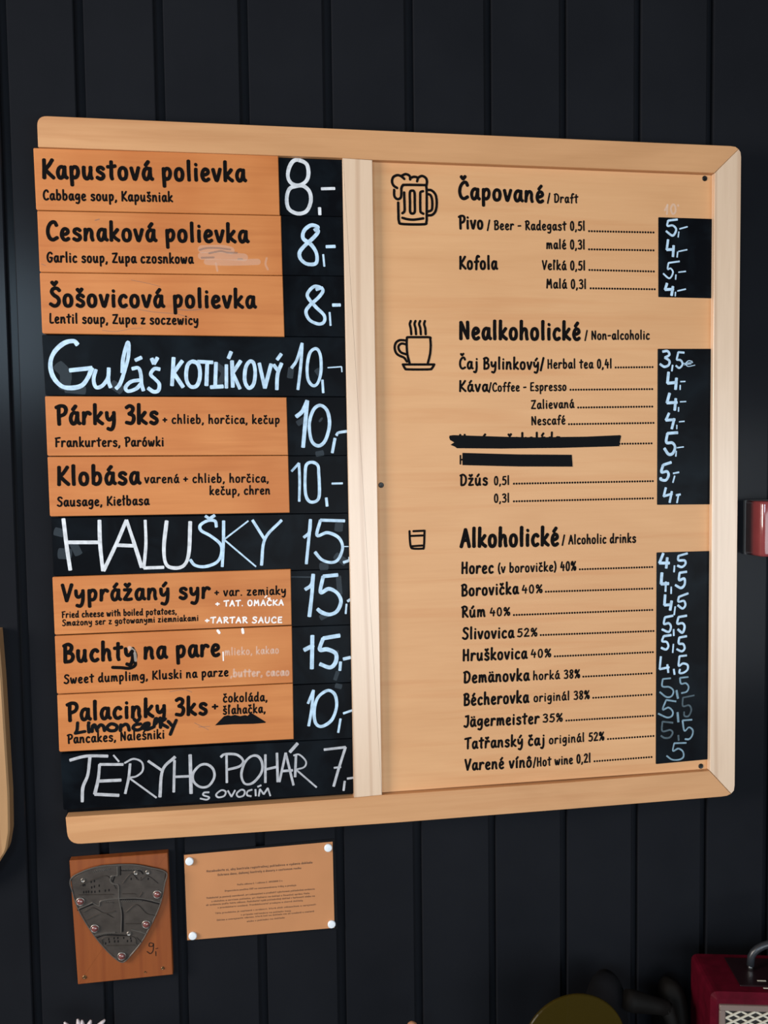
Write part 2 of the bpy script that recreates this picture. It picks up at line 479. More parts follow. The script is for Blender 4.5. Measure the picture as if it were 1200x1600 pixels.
# ------------------------------------------------------------------ brush lettering (hundredths of the capital height)
G = {
 'a': (58, "47,51 32,62 17,54 9,30 15,6 26,1 38,14 46,50; 47,62 46,30 49,10 58,2"),
 'b': (57, "12,106 11,60 10,4; 11,42 24,60 40,58 48,34 42,10 26,0 11,6"),
 'c': (51, "45,52 34,62 18,54 9,30 16,6 30,0 45,8"),
 'd': (60, "46,46 32,60 16,52 8,28 16,4 30,4 45,22; 48,106 46,50 47,14 55,0"),
 'e': (53, "10,30 28,32 43,42 40,57 26,62 14,50 9,26 18,4 32,0 46,8"),
 'f': (44, "50,98 38,104 28,94 24,68 22,30 20,-4; 6,56 24,58 42,60"),
 'g': (57, "46,50 32,62 16,54 8,32 16,12 30,14 45,36; 47,62 48,20 45,-14 32,-32 12,-27"),
 'h': (58, "12,106 11,60 10,0; 11,30 22,54 36,60 44,46 45,20 49,0"),
 'i': (26, "14,62 13,30 14,0; 14,86 16,87"),
 'ı': (26, "14,62 13,30 14,0"),
 'j': (36, "24,62 25,20 22,-14 12,-32 -2,-26; 25,86 27,87"),
 'k': (55, "12,106 11,60 10,0; 46,62 30,42 14,28; 18,32 32,14 51,0"),
 'l': (27, "14,106 13,50 14,0"),
 'm': (79, "10,62 10,30 8,0; 10,32 22,58 32,58 37,40 37,2; 37,32 48,58 60,58 65,40 66,18 71,0"),
 'n': (58, "10,62 10,30 8,0; 10,30 22,56 36,60 44,46 44,18 49,0"),
 'o': (56, "28,62 14,54 8,30 14,6 28,0 42,8 47,32 42,54 28,62"),
 'p': (57, "12,62 12,20 13,-36; 12,42 24,60 40,60 48,40 42,14 28,4 14,12"),
 'r': (47, "10,62 10,30 8,0; 10,32 22,56 34,62 45,54"),
 's': (50, "44,53 32,62 16,58 13,44 26,34 41,23 41,8 26,-1 8,7"),
 't': (46, "25,94 24,50 23,16 27,0; 4,66 24,67 46,71"),
 'u': (60, "10,62 9,30 14,6 26,0 38,12 46,38; 47,62 46,20 51,0"),
 'v': (51, "6,62 16,22 25,0 36,28 46,64"),
 'w': (74, "6,62 12,20 21,0 30,22 36,50; 36,46 42,14 50,0 60,24 67,62"),
 'x': (50, "6,62 44,0; 44,62 6,0"),
 'y': (57, "8,62 10,34 20,22 32,28 45,46; 47,62 47,20 42,-14 30,-32 12,-27"),
 'z': (53, "8,60 26,60 44,61! 26,32 8,3! 28,1 48,4"),
 'A': (62, "5,0 20,50 33,98! 46,50 58,0; 16,36 50,38"),
 'B': (61, "14,96 13,50 12,2; 6,90 30,99 48,86 42,62 16,52; 18,52 46,46 55,26 42,4 10,0"),
 'C': (62, "58,80 48,98 30,95 14,72 9,40 18,10 36,0 59,12"),
 'D': (66, "15,94 13,50 12,2; 4,90 32,98 56,74 56,32 38,6 12,2"),
 'E': (56, "14,96 12,50 12,3; 14,95 50,98; 13,50 44,54; 12,3 51,5"),
 'F': (55, "15,96 13,50 12,0; 5,92 30,96 55,99; 13,52 44,54"),
 'G': (66, "60,84 46,98 28,94 12,70 9,38 18,10 34,0 52,14 59,44! 38,46"),
 'H': (66, "12,98 12,50 11,0; 54,98 53,50 54,0; 12,48 54,52"),
 'J': (48, "42,96 42,40 36,10 22,-4 4,6; 18,92 46,97"),
 'K': (61, "12,98 11,50 9,0; 56,98 36,68 13,44; 16,46 36,24 60,1"),
 'L': (46, "14,100 11,50 12,8 26,0 44,5"),
 'M': (72, "8,0 14,98! 34,38! 54,98! 63,0"),
 'N': (67, "11,0 11,50 12,96! 32,52 55,4! 56,50 55,98"),
 'O': (66, "32,98 14,84 8,46 16,10 32,0 50,12 57,50 50,86 32,98"),
 'P': (58, "17,90 16,50 17,-2; 3,90 26,99 48,95 56,76 46,54 18,42"),
 'R': (61, "15,94 14,50 13,0; 4,90 28,99 48,88 44,62 16,50; 22,50 38,26 58,1"),
 'S': (60, "56,86 43,98 23,96 14,78 26,60 45,46 52,26 42,6 24,0 5,11"),
 'T': (58, "2,90 30,95 60,99; 33,94 31,50 30,0"),
 'U': (62, "10,98 9,40 16,8 30,0 46,10 54,50 54,98"),
 'V': (58, "5,98 16,50 27,1! 42,50 56,99"),
 'Z': (63, "8,93 58,97! 34,50 8,4! 57,3"),
 '0': (54, "28,98 14,82 9,46 15,10 28,0 41,12 46,50 40,86 28,98"),
 '1': (34, "8,76 22,98! 22,0"),
 '2': (54, "9,80 24,98 42,90 43,68 26,36 7,3! 52,5"),
 '3': (52, "8,88 26,98 43,88 40,68 22,54! 44,44 47,22 34,2 6,6"),
 '4': (56, "24,98 16,66 9,38! 52,40; 42,66 39,0"),
 '5': (53, "48,96 18,94! 14,56 32,61 46,46 46,20 30,1 6,7"),
 '8': (53, "44,86 28,98 13,84 20,62 38,42 44,20 28,0 11,16 18,40 38,62 44,86"),
 '9': (52, "42,72 30,56 14,62 12,86 28,98 42,86 42,40 32,0"),
 '%': (66, "18,98 9,84 11,64 20,60 28,74 26,92 18,98; 58,98 12,0; 50,40 42,28 44,8 53,2 61,14 59,34 50,40"),
 '/': (36, "32,104 4,-12"), '.': (22, "10,3 12,4"), ',': (23, "13,6 11,-6 5,-17"),
 '+': (50, "24,62 24,18; 4,40 46,42"), '-': (44, "6,42 38,44"), '(': (26, "22,106 9,70 9,24 22,-14"),
 ')': (26, "5,106 18,70 18,24 5,-14"), ' ': (26, ""), ':': (22, "10,3 12,4; 10,45 12,46"),
}
AC = {  # base glyph, mark (drawn for a lower-case letter, centred on x=0)
 'acute': "-7,78 9,98", 'caron': "-13,94 -1,80! 12,96", 'diaer': "-12,82 -11,83; 12,84 13,85", 'circ': "-12,80 0,95! 12,80", 'dot': "-1,84 1,85", 'apo': "17,104 14,84"}
COMP = {'á': 'a acute', 'é': 'e acute', 'í': 'ı acute', 'ó': 'o acute', 'ú': 'u acute', 'ý': 'y acute', 'č': 'c caron', 'š': 's caron',
 'ž': 'z caron', 'ň': 'n caron', 'ř': 'r caron', 'ä': 'a diaer', 'ô': 'o circ', 'ż': 'z dot', 'ś': 's acute', 'ľ': 'l apo', 'Č': 'C caron', 'Š': 'S caron', 'Á': 'A acute', 'ę': 'e dot', 'ť': 't apo', 'ď': 'd apo', 'ĺ': 'l acute'}
def glyph(ch):
    if ch == 'ł': return 30, parse(G['l'][1]) + parse("2,62 28,74")
    if ch in COMP:
        b, mk = COMP[ch].split()
        adv, s = G[b]
        dy = 38 if b.isupper() else 0
        cx = {'ı': 15, 'l': 8}.get(b, adv * 0.5)
        marks = [(w, [(x + cx, y + dy) for x, y in q]) for w, q in parse(AC[mk])]
        return adv + (6 if mk == 'apo' else 0), parse(s) + marks
    adv, s = G[ch]
    return adv, (parse(s) if s else [])
TRACK = 13
def write(mb, text, p0, p1, cap, y, weight=0.165, cap_sq=0.8):
    """one line of brush lettering: baseline runs from pixel p0 to pixel p1 on the plane y, capitals cap pixels tall"""
    a = Vector(on(*p0, y)); b = Vector(on(*p1, y))
    c = (Vector(on(p0[0], p0[1] - cap, y)) - a).length
    u = (b - a).normalized(); v = Vector((-u.y, u.x))
    gl = [glyph(ch) for ch in text]
    tot = sum(g[0] + TRACK for g in gl) + 3 - TRACK
    sx = (b - a).length / tot; sy = c / 100.0
    x = 2.0
    for adv, strokes in gl:
        for _, q in strokes:
            pts = [a + u * ((x + px) * sx) + v * (py * sy) for px, py in q]
            ribbon(mb, pts, weight * c, y, 0.07, cap_sq, sub=5)
        x += adv + TRACK
    return mb
def leader(mb, p0, p1, y):
    a, b = Vector(on(*p0, y)), Vector(on(*p1, y)); n = max(2, round((b - a).length / (3.8 * PXM * 1.13)))
    for i in range(n):
        p = a.lerp(b, i / (n - 1)); r = 1.55 * PXM * 1.14
        mb.add([(p.x + r * math.cos(2 * math.pi * k / 8), y, p.y + r * math.sin(2 * math.pi * k / 8)) for k in range(8)], [tuple(range(8))])
    return mb

# ------------------------------------------------------------------ the wall, ledge and floor
GROOVES = [-0.2918, -0.2023, -0.1071, -0.0033, 0.1022, 0.2081, 0.3130, 0.4160, 0.5208, 0.6253, 0.7224]
def build_wall():
    gs = [-0.2918 - 0.1 * k for k in range(16, 0, -1)] + GROOVES + [0.7224 + 0.112 * k for k in range(1, 16)]
    prof = [(gs[0] - 0.1, 0.0)]
    for g in gs:
        w = 0.0058 if g < 0.3 else 0.0050
        prof += [(g - w - 0.0012, 0.0), (g - w, 0.0012), (g - w, 0.009), (g + w, 0.009), (g + w, 0.0012), (g + w + 0.0012, 0.0)]
    prof.append((gs[-1] + 0.1, 0.0))
    n = len(prof); z0, z1 = 0.0, 2.75
    v = [(x, y, z0) for x, y in prof] + [(x, y, z1) for x, y in prof]
    f = [(i, i + 1, n + i + 1, n + i) for i in range(n - 1)]
    x0, x1 = prof[0][0], prof[-1][0]
    b = len(v)
    v += [(x0, 0.03, z0), (x1, 0.03, z0), (x0, 0.03, z1), (x1, 0.03, z1)]
    f += [(b + 1, b, b + 2, b + 3), (b, 0, n, b + 2), (n - 1, b + 1, b + 3, 2 * n - 1)]
    mb = MB(); mb.add(v, f)
    o = mb.build('wall_back', 'wall'); o['kind'] = 'structure'
build_wall()
mb = MB(); box(mb, (0.2, -1.5, -0.02), (5.0, 3.2, 0.04)); o = mb.build('floor', 'floor'); o['kind'] = 'structure'
LEDGE = 0.74
mb = MB(); box(mb, (0.25, -0.151, LEDGE - 0.02), (3.6, 0.302, 0.04), 0.004)
o = mb.build('counter_ledge_1', 'tool_dark'); o['kind'] = 'structure'  # counter ledge below the view, carrying the small things

# ------------------------------------------------------------------ the big framed menu board
YF, YB = -0.030, -0.0005        # front and back of the frame timbers
YPAN = -0.0225                  # recessed drinks panel
YTILE, YPLANK, YBACK = -0.0275, -0.0225, -0.0150
base = on3(600, 1260, YF)
board = thing('menu_board', 'large pale wooden framed menu board with drinks list, hung on dark plank wall', 'menu board', (base.x, 0, base.z))
pslab([(57.5, 180.5), (1142, 228), (1149.5, 229.2), (1154.3, 232.8), (1116.5, 270), (582, 249.5), (535, 246.5), (59.5, 229.5)], YF, YB, [0.012, 0, 0, 0, 0, 0, 0, 0.0008], 0.0005).build('top_rail', 'rail', board)
pslab([(1154.5, 233), (1157.4, 237.5), (1158.3, 245), (1148.2, 1227), (1147, 1235.4), (1142.8, 1240.2), (1109.3, 1204.2), (1117, 270.3)], YF, YB, 0, 0.0005).build('right_stile', 'stile', board)
pslab([(102.5, 1277), (330, 1263), (553, 1247), (597, 1242.5), (890, 1222.5), (1108.8, 1204.6), (1142.4, 1240.6), (1136, 1243.6), (1127, 1245), (890, 1264.2), (620, 1285.5), (330, 1305.5), (106.5, 1320)], YF, YB,
      [0.001, 0, 0, 0, 0, 0, 0, 0, 0, 0, 0, 0, 0.018], 0.0005).build('bottom_rail', 'rail', board)
pslab([(535.3, 246.7), (581.7, 249.8), (597, 1242.3), (553.3, 1246.7)], YF + 0.0002, YB, 0.0004, 0.0006).build('centre_stile', 'stile', board)
pslab([(72, 232), (538, 246), (1125, 260), (1117, 1212), (556, 1250), (105, 1275)], YBACK, -0.004, 0.0).build('backing_board', 'board', board)
pan = pslab([(579, 252.3), (1120, 273.5), (1112, 1201.5), (595, 1239)], YPAN, YBACK, 0.0).build('drinks_panel', 'panel', board)
for i, (x, y) in enumerate([(1101, 279), (1095, 1197), (595.5, 758)]):
    p = on3(x, y, YPAN); s = lathe(MB(), p, [(0.0036, -0.001), (0.0036, 0.0006), (0.0030, 0.0012), (0.0012, 0.0010), (0.0010, 0.0004)], 16, 'Y')
    s.build('screw', 'screw', board, smooth=False)

YI = YPAN - 0.00025
HEAD = 0.21; BODY = 0.20; SMALL = 0.19
def ptext(name, items):
    for t in items: write(MB(), t[0], t[1], t[2], t[3], YI, t[4] if len(t) > 4 else SMALL).build(name, 'ink', pan)
ptext('section_heading', [("Čapované", (715.5, 310), (850, 316), 26, HEAD), ("/ Draft", (855, 316), (903, 317), 13.5)])
ptext('section_heading', [("Nealkoholické", (717, 529.5), (907, 530.5), 27, HEAD), ("/ Non-alcoholic", (913.5, 530.5), (1015, 530), 13.5)])
ptext('section_heading', [("Alkoholické", (719, 854.5), (873, 851.5), 27.5, HEAD), ("/ Alcoholic drinks", (878, 850.5), (993.5, 847.3), 13.8)])
DRINKS = [
 ([("Pivo", (716.5, 357), (755, 357.5), 20, BODY), ("/ Beer - Radegast 0,5l", (761, 358.5), (914, 360), 14)], ((920.5, 361.2), (1021, 363.2))),
 ([("malé 0,3l", (853.5, 388.5), (914, 389.2), 14)], ((920.5, 389.6), (1021, 391.2))),
 ([("Kofola", (717.5, 420), (777, 420.5), 19.5, BODY), ("Veľká 0,5l", (847, 421), (914.5, 422), 14)], ((921, 421.8), (1021.5, 424.2))),
 ([("Malá 0,3l", (853.5, 450), (916, 451), 14)], ((923, 450.5), (1023, 452))),
 ([("Čaj Bylinkový/", (717, 576), (850, 577), 17.5, BODY), ("Herbal tea 0,4l", (855, 575.5), (956, 575), 13.8)], ((962, 574.2), (1019.5, 573.6))),
 ([("Káva", (717, 611.5), (763, 611.3), 16.8, BODY), ("/Coffee - Espresso", (763.5, 611.5), (885, 610), 13)], ((891.5, 609), (1019, 608))),
 ([("Zalievaná", (829.5, 638.8), (897, 637), 13.2)], ((903.5, 636.8), (1019, 635.3))),
 ([("Nescafé", (830, 664), (883.5, 662.5), 13.2)], ((889, 662.8), (1021, 660.8))),
 ([("Horúca čokoláda", (717, 697), (876, 694), 18, BODY)], ((968, 693.5), (1018, 692.8))),
 ([("Hot chocolate", (718, 725), (800, 724.5), 13.5, SMALL)], None),
 ([("Džús", (718.5, 758.5), (762, 757.5), 17, BODY), ("0,5l", (771.5, 757.5), (796, 757), 13)], ((803, 755.8), (1020, 751.8))),
 ([("0,3l", (771.5, 785), (796, 784.5), 13)], ((803, 783.4), (1020, 778.6))),
 ([("Horec", (720.5, 896), (771, 895), 17.5, BODY), ("(v borovičke) 40%", (778, 894.8), (900, 891), 14)], ((906, 889.6), (1019, 886))),
 ([("Borovička", (720.5, 931), (810, 927.5), 17.5, BODY), ("40%", (814.5, 927), (847.5, 926), 12.5, BODY)], ((853, 924.6), (1019, 919.6))),
 ([("Rúm", (721, 964.5), (758.5, 963), 16.8, BODY), ("40%", (764.5, 962.5), (797, 961.5), 12.5, BODY)], ((803, 961), (1019, 953))),
 ([("Slivovica", (722, 998.5), (803, 996), 17.2, BODY), ("52%", (807.5, 995), (839.5, 993.8), 12.5, BODY)], ((845, 992.3), (1021, 986))),
 ([("Hruškovica", (722.5, 1032.5), (823.5, 1028.5), 17.5, BODY), ("40%", (828.5, 1027.5), (861, 1026.3), 12.5, BODY)], ((867, 1025.6), (1020, 1019))),
 ([("Demänovka", (724, 1067), (827, 1062.7), 17.5, BODY), ("horká 38%", (832.5, 1062.3), (906, 1059), 13)], ((911.5, 1057.3), (1018, 1052))),
 ([("Bécherovka", (724, 1102), (826, 1097.3), 17.8, BODY), ("originál 38%", (833.5, 1096.5), (921, 1091.7), 13)], ((927, 1090.4), (1018, 1085.2))),
 ([("Jägermeister", (724.5, 1135.5), (842.5, 1130), 17, BODY), ("35%", (847.5, 1128.5), (879, 1127), 12.5, BODY)], ((885, 1126), (1020, 1118.2))),
 ([("Tatřanský čaj", (726, 1170), (851, 1163.5), 16.8, BODY), ("originál 52%", (857.5, 1162.3), (944, 1156.4), 13)], ((950, 1154.8), (1021, 1150))),
 ([("Varené vínô", (726, 1203.5), (831, 1198), 16.8, BODY), ("/Hot wine 0,2l", (833, 1197.8), (923, 1190.8), 13.5)], ((929, 1189.6), (1018, 1182.9))),
]
for items, ld in DRINKS:
    ptext('drink_line', items)
    if ld: leader(MB(), ld[0], ld[1], YI).build('dotted_leader', 'ink', pan)
# two lines painted out in black
YT = YPAN - 0.0005
mb = MB(); blob(mb, [(497, 40), (520, 37), (890 - 60, 47), (1000, 50), (1300, 46), (1497, 37), (1502, 43), (1490, 98), (1497, 102), (1150, 112), (800, 116), (540, 114), (528, 105), (502, 94), (524, 80), (500, 66), (494, 50)], 570, 670, 3.75, YT)
mb.build('blacked_out_line', 'marker', pan)
mb = MB(); blob(mb, [(572, 141), (900, 150), (1213, 152), (1218, 222), (900, 221), (572, 213)], 570, 670, 3.75, YT)
mb.build('blacked_out_line', 'marker', pan)
# pictograms
mb = pen(MB(), "245,405 180,360 150,280 175,200 250,165 320,185 380,235; 340,170 410,145 480,180 490,245; 490,220 560,195 630,215 620,280; 640,210 710,180 780,215 805,280 795,360; "
  "190,440 195,560 255,615 315,580 325,480 325,410 350,360 400,347 790,352! 800,500 800,900 795,1040 745,1085 340,1080 280,1030 270,900 265,680; "
  "378,490 382,650 385,830 345,878; 525,455 485,490 487,680 490,850 530,885 575,850 575,680 570,490 525,455; 730,465 685,485 678,560 680,800 690,860 735,888; 345,965 440,990 540,1000 640,990 735,975; "
  "810,440 890,450 960,520 985,620 985,750 960,850 900,910 815,920; 810,515 870,540 900,620 905,740 890,820 815,850", 600, 260, 12, 3.9, YI)
mb.build('beer_mug_symbol', 'ink', pan)
mb = pen(MB(), "490,155 470,220 490,310 500,430; 588,155 568,220 590,310 600,430; 685,155 665,220 690,310 700,430; 785,155 768,220 792,310 800,430; "
  "410,500 440,492 650,492 880,495 897,540 905,680 890,850 845,1035; 410,500 405,650 420,850 465,1030; 325,1060 980,1060! 930,1140 860,1162 430,1162 370,1140 325,1060; "
  "385,560 260,555 180,610 155,710 180,810 240,870 350,920 410,1000; 390,640 300,625 240,670 240,740 290,810 400,850", 605, 490, 13.33, 3.7, YI)
mb.build('coffee_cup_symbol', 'ink', pan)
mb = pen(MB(), "262,600 264,650 270,692 285,702 335,702 346,692 350,597! 285,600; 270,628 345,625; 278,688 338,684", 570, 670, 3.75, 3.4, YI)
mb.build('shot_glass_symbol', 'ink', pan)
mb = pen(MB(), "360,170 397,95! 388,225; 475,88 445,150 468,222 508,200 508,120 475,88; 550,100 552,104", 1000, 310, 9.23, 3.2, YI)
mb.build('faded_handwriting', 'white_worn', pan)

# the three narrow price strips of the drinks panel
YS = YPAN - 0.0009; YC = YS - 0.0002
def strip(px, lines, r=0.0012):
    st = pslab(px, YS, YPAN + 0.001, [r, 0.0003, 0.0003, r], 0.0003).build('price_strip', 'board', board)
    for s, ox, oy, sc, w, mt in lines:
        pen(MB(), s, ox, oy, sc, w * 0.92, YC, 0.12, 0.35).build('chalk_price', mt, st)
A = (1000, 310, 9.23)
strip([(1029, 339.3), (1112.3, 342), (1111.5, 466), (1029, 464)], [
 ("540,305 405,320! 395,395 470,390 520,440 500,510 460,535 375,472; @2.2 560,480 550,560; @2.2 570,440 685,408", *A, 3.6, 'chalk'),
 ("405,595 385,740! 490,735; 485,680 475,840; @2.2 543,770 535,850; @2.2 555,765 680,740", *A, 4.4, 'chalk'),
 ("@2.6 570,908 410,930! 400,1020 440,1010 475,1060 450,1130 410,1150 335,1085; @2.2 518,1100 513,1170; @2 555,1065 660,1052", *A, 4, 'chalk'),
 ("390,1225 360,1315! 485,1310; 475,1270 455,1400; @2.2 512,1350 508,1410; @2.2 540,1335 660,1308", *A, 4.8, 'chalk')])
A = (1010, 530, 5.926)
strip([(1028, 545), (1111, 545), (1109.3, 788), (1027, 788.8)], [
 ("150,115 195,110 212,145 170,170! 212,200 205,240 165,255 125,230; @3 243,240 235,295; @3.2 350,125 295,120! 280,190! 318,196 334,232 305,266 272,245; @1.3 425,205 390,200 365,225 385,252 450,240; @1.3 345,225 430,215; @1.3 350,238 415,228", *A, 4.2, 'chalk'),
 ("205,305 195,408! 285,400; 278,360 270,465; @2.2 313,425 312,468; @2 315,393 360,391", *A, 5, 'chalk'),
 ("215,500 190,590! 285,585; 272,550 262,658; @2.2 298,630 297,670; @2 312,580 367,577", *A, 5, 'chalk'),
 ("210,685 180,750! 265,745; 258,735 235,830; @2.2 282,795 281,832; @2 303,765 352,760", *A, 4.8, 'chalk'),
 ("290,865 195,872! 185,955 240,960 265,1000 245,1055 205,1065 165,1010; @2.4 277,1035 272,1085; @2 283,1005 345,997", *A, 5, 'chalk'),
 ("230,1140 155,1165! 140,1230 190,1225 205,1260 180,1305 135,1300 132,1282; @2.6 262,1265 245,1328; @2.6 248,1243 302,1232", *A, 4.8, 'chalk'),
 ("180,1375 160,1455! 240,1430; 235,1410 215,1512; @3 295,1450 283,1515; @3.4 275,1445 315,1437", *A, 4.4, 'chalk')])
A = (1010, 850, 8.889); B = (1010, 1020, 8.42)
strip([(1026.2, 863.3), (1109.3, 861), (1107.3, 1186.5), (1025, 1194)], [
 ("235,130 180,265! 320,265; 290,190 275,335; @2.8 390,300 383,390; @3.8 570,130 445,165! 445,225 530,230 540,280 490,320 430,300", *A, 5, 'chalk'),
 ("215,400 205,555! @5 310,550; @3.5 270,525 265,660; @2.8 345,595 343,690; @4 560,385 460,400! 455,500 525,480 530,560 480,610 400,570", *A, 5, 'chalk'),
 ("260,705 250,850! 350,840; 350,790 330,920; @2.8 400,870 385,985; @3.6 580,685 450,735! 445,800 520,790 540,850 500,895 435,850", *A, 4.8, 'chalk'),
 ("@3.6 370,995 255,1020! 245,1110 310,1100 340,1150 310,1220 215,1185; @2.8 378,1185 380,1275; 560,995 445,1015! 430,1105 500,1100 530,1150 500,1230 435,1185", *A, 4.2, 'chalk'),
 ("@3.6 345,1265 240,1280! 220,1350 280,1360 305,1420 270,1465 205,1440; @2.6 375,1390 365,1510; 560,1280 455,1300! 450,1380 510,1390 530,1450 490,1490 420,1460", *A, 3.9, 'chalk'),
 ("190,50 175,215! 300,190; 275,155 288,260; @3.6 360,215 370,285; @3.4 530,35 435,45! 425,170 480,140 540,160 540,220 490,260 435,265 440,215", *B, 4.0, 'chalk'),
 ("320,335 215,345! 210,440 300,450 355,500 330,570 260,580 175,515; @3.8 395,495 415,600; 550,318 440,330! 455,405 520,400 555,450 530,510 460,530", *B, 3.0, 'chalk_thin'),
 ("390,640 260,620! 215,745 290,720 345,770 335,830 270,850 155,800; @3.8 410,785 420,910", *B, 3.1, 'chalk_thin'),
 ("630,560 480,590! 480,700 560,690 590,750 555,830 500,830 495,775", *B, 3.0, 'chalk_faint'),
 ("350,920 210,905! 210,1030 310,1015 345,1050 310,1110 240,1120 190,1090; @3 420,1085 425,1155", *B, 3.2, 'chalk_faint'),
 ("600,880 475,890! 500,1025 560,980 610,1020 600,1090 560,1135 505,1135", *B, 3.0, 'chalk_thin'),
 ("525,1185 365,1190! 350,1290 420,1260 480,1300 485,1370 430,1405 340,1405 265,1355", *B, 2.9, 'chalk_thin')])

# ------------------------------------------------------------------ the eleven chalkboard rows of the food side and the wooden dish tiles
def plank_ends(i):  # outer corners (px) of each row: left-top, right-top, right-bottom, left-bottom
    return ROWS[i]
ROWS = [
 [(56, 238), (534.8, 247), (536.6, 338.3), (60, 328.6)],
 [(61, 330), (536.7, 338.8), (538.4, 431), (64, 425.5)],
 [(65, 426.5), (538.5, 431.5), (540.2, 526.4), (68, 522)],
 [(65.5, 523.2), (540.3, 527), (541.9, 619.5), (71, 618)],
 [(74, 620), (542, 620.5), (543.6, 711.5), (77, 713)],
 [(78, 714), (543.7, 712), (545.3, 801.5), (81, 807.5)],
 [(79.5, 809.3), (545.4, 802), (547, 889), (83.5, 900.3)],
 [(86, 901), (547.1, 889.6), (548.7, 976), (89, 992)],
 [(89, 993), (548.8, 976.6), (550.4, 1066), (92, 1084)],
 [(92.5, 1086), (550.5, 1066.6), (551.8, 1153.5), (96, 1175)],
 [(94.5, 1178), (551.9, 1154), (553.2, 1239.5), (99, 1266)],
]
NAMES = ['the cabbage soup tile', 'the garlic soup tile', 'the lentil soup tile', None, 'the frankfurters tile', 'the sausage tile', None,
         'the fried cheese tile', 'the sweet dumpling tile', 'the pancakes tile', None]
PLANK_LABEL = {i: 'black chalkboard plank carrying the chalk price beside ' + n for i, n in enumerate(NAMES) if n}
PLANK_LABEL[3] = 'black chalkboard plank chalked with goulash and price 10, below the lentil tile'
PLANK_LABEL[6] = 'black chalkboard plank chalked with HALUŠKY 15 in tall thin capitals'
PLANK_LABEL[10] = 'bottom black chalkboard plank chalked TÈRYHO POHÁR S OVOCÍM 7'
C1, C2, C3, C4 = (300, 170, 4), (300, 410, 4), (50, 410, 4), (310, 610, 4.615)
C5, C6, C7, C8, C9 = (60, 790, 4.615), (310, 790, 4.615), (310, 980, 4.615), (70, 1150, 4.615), (310, 1130, 3.871)
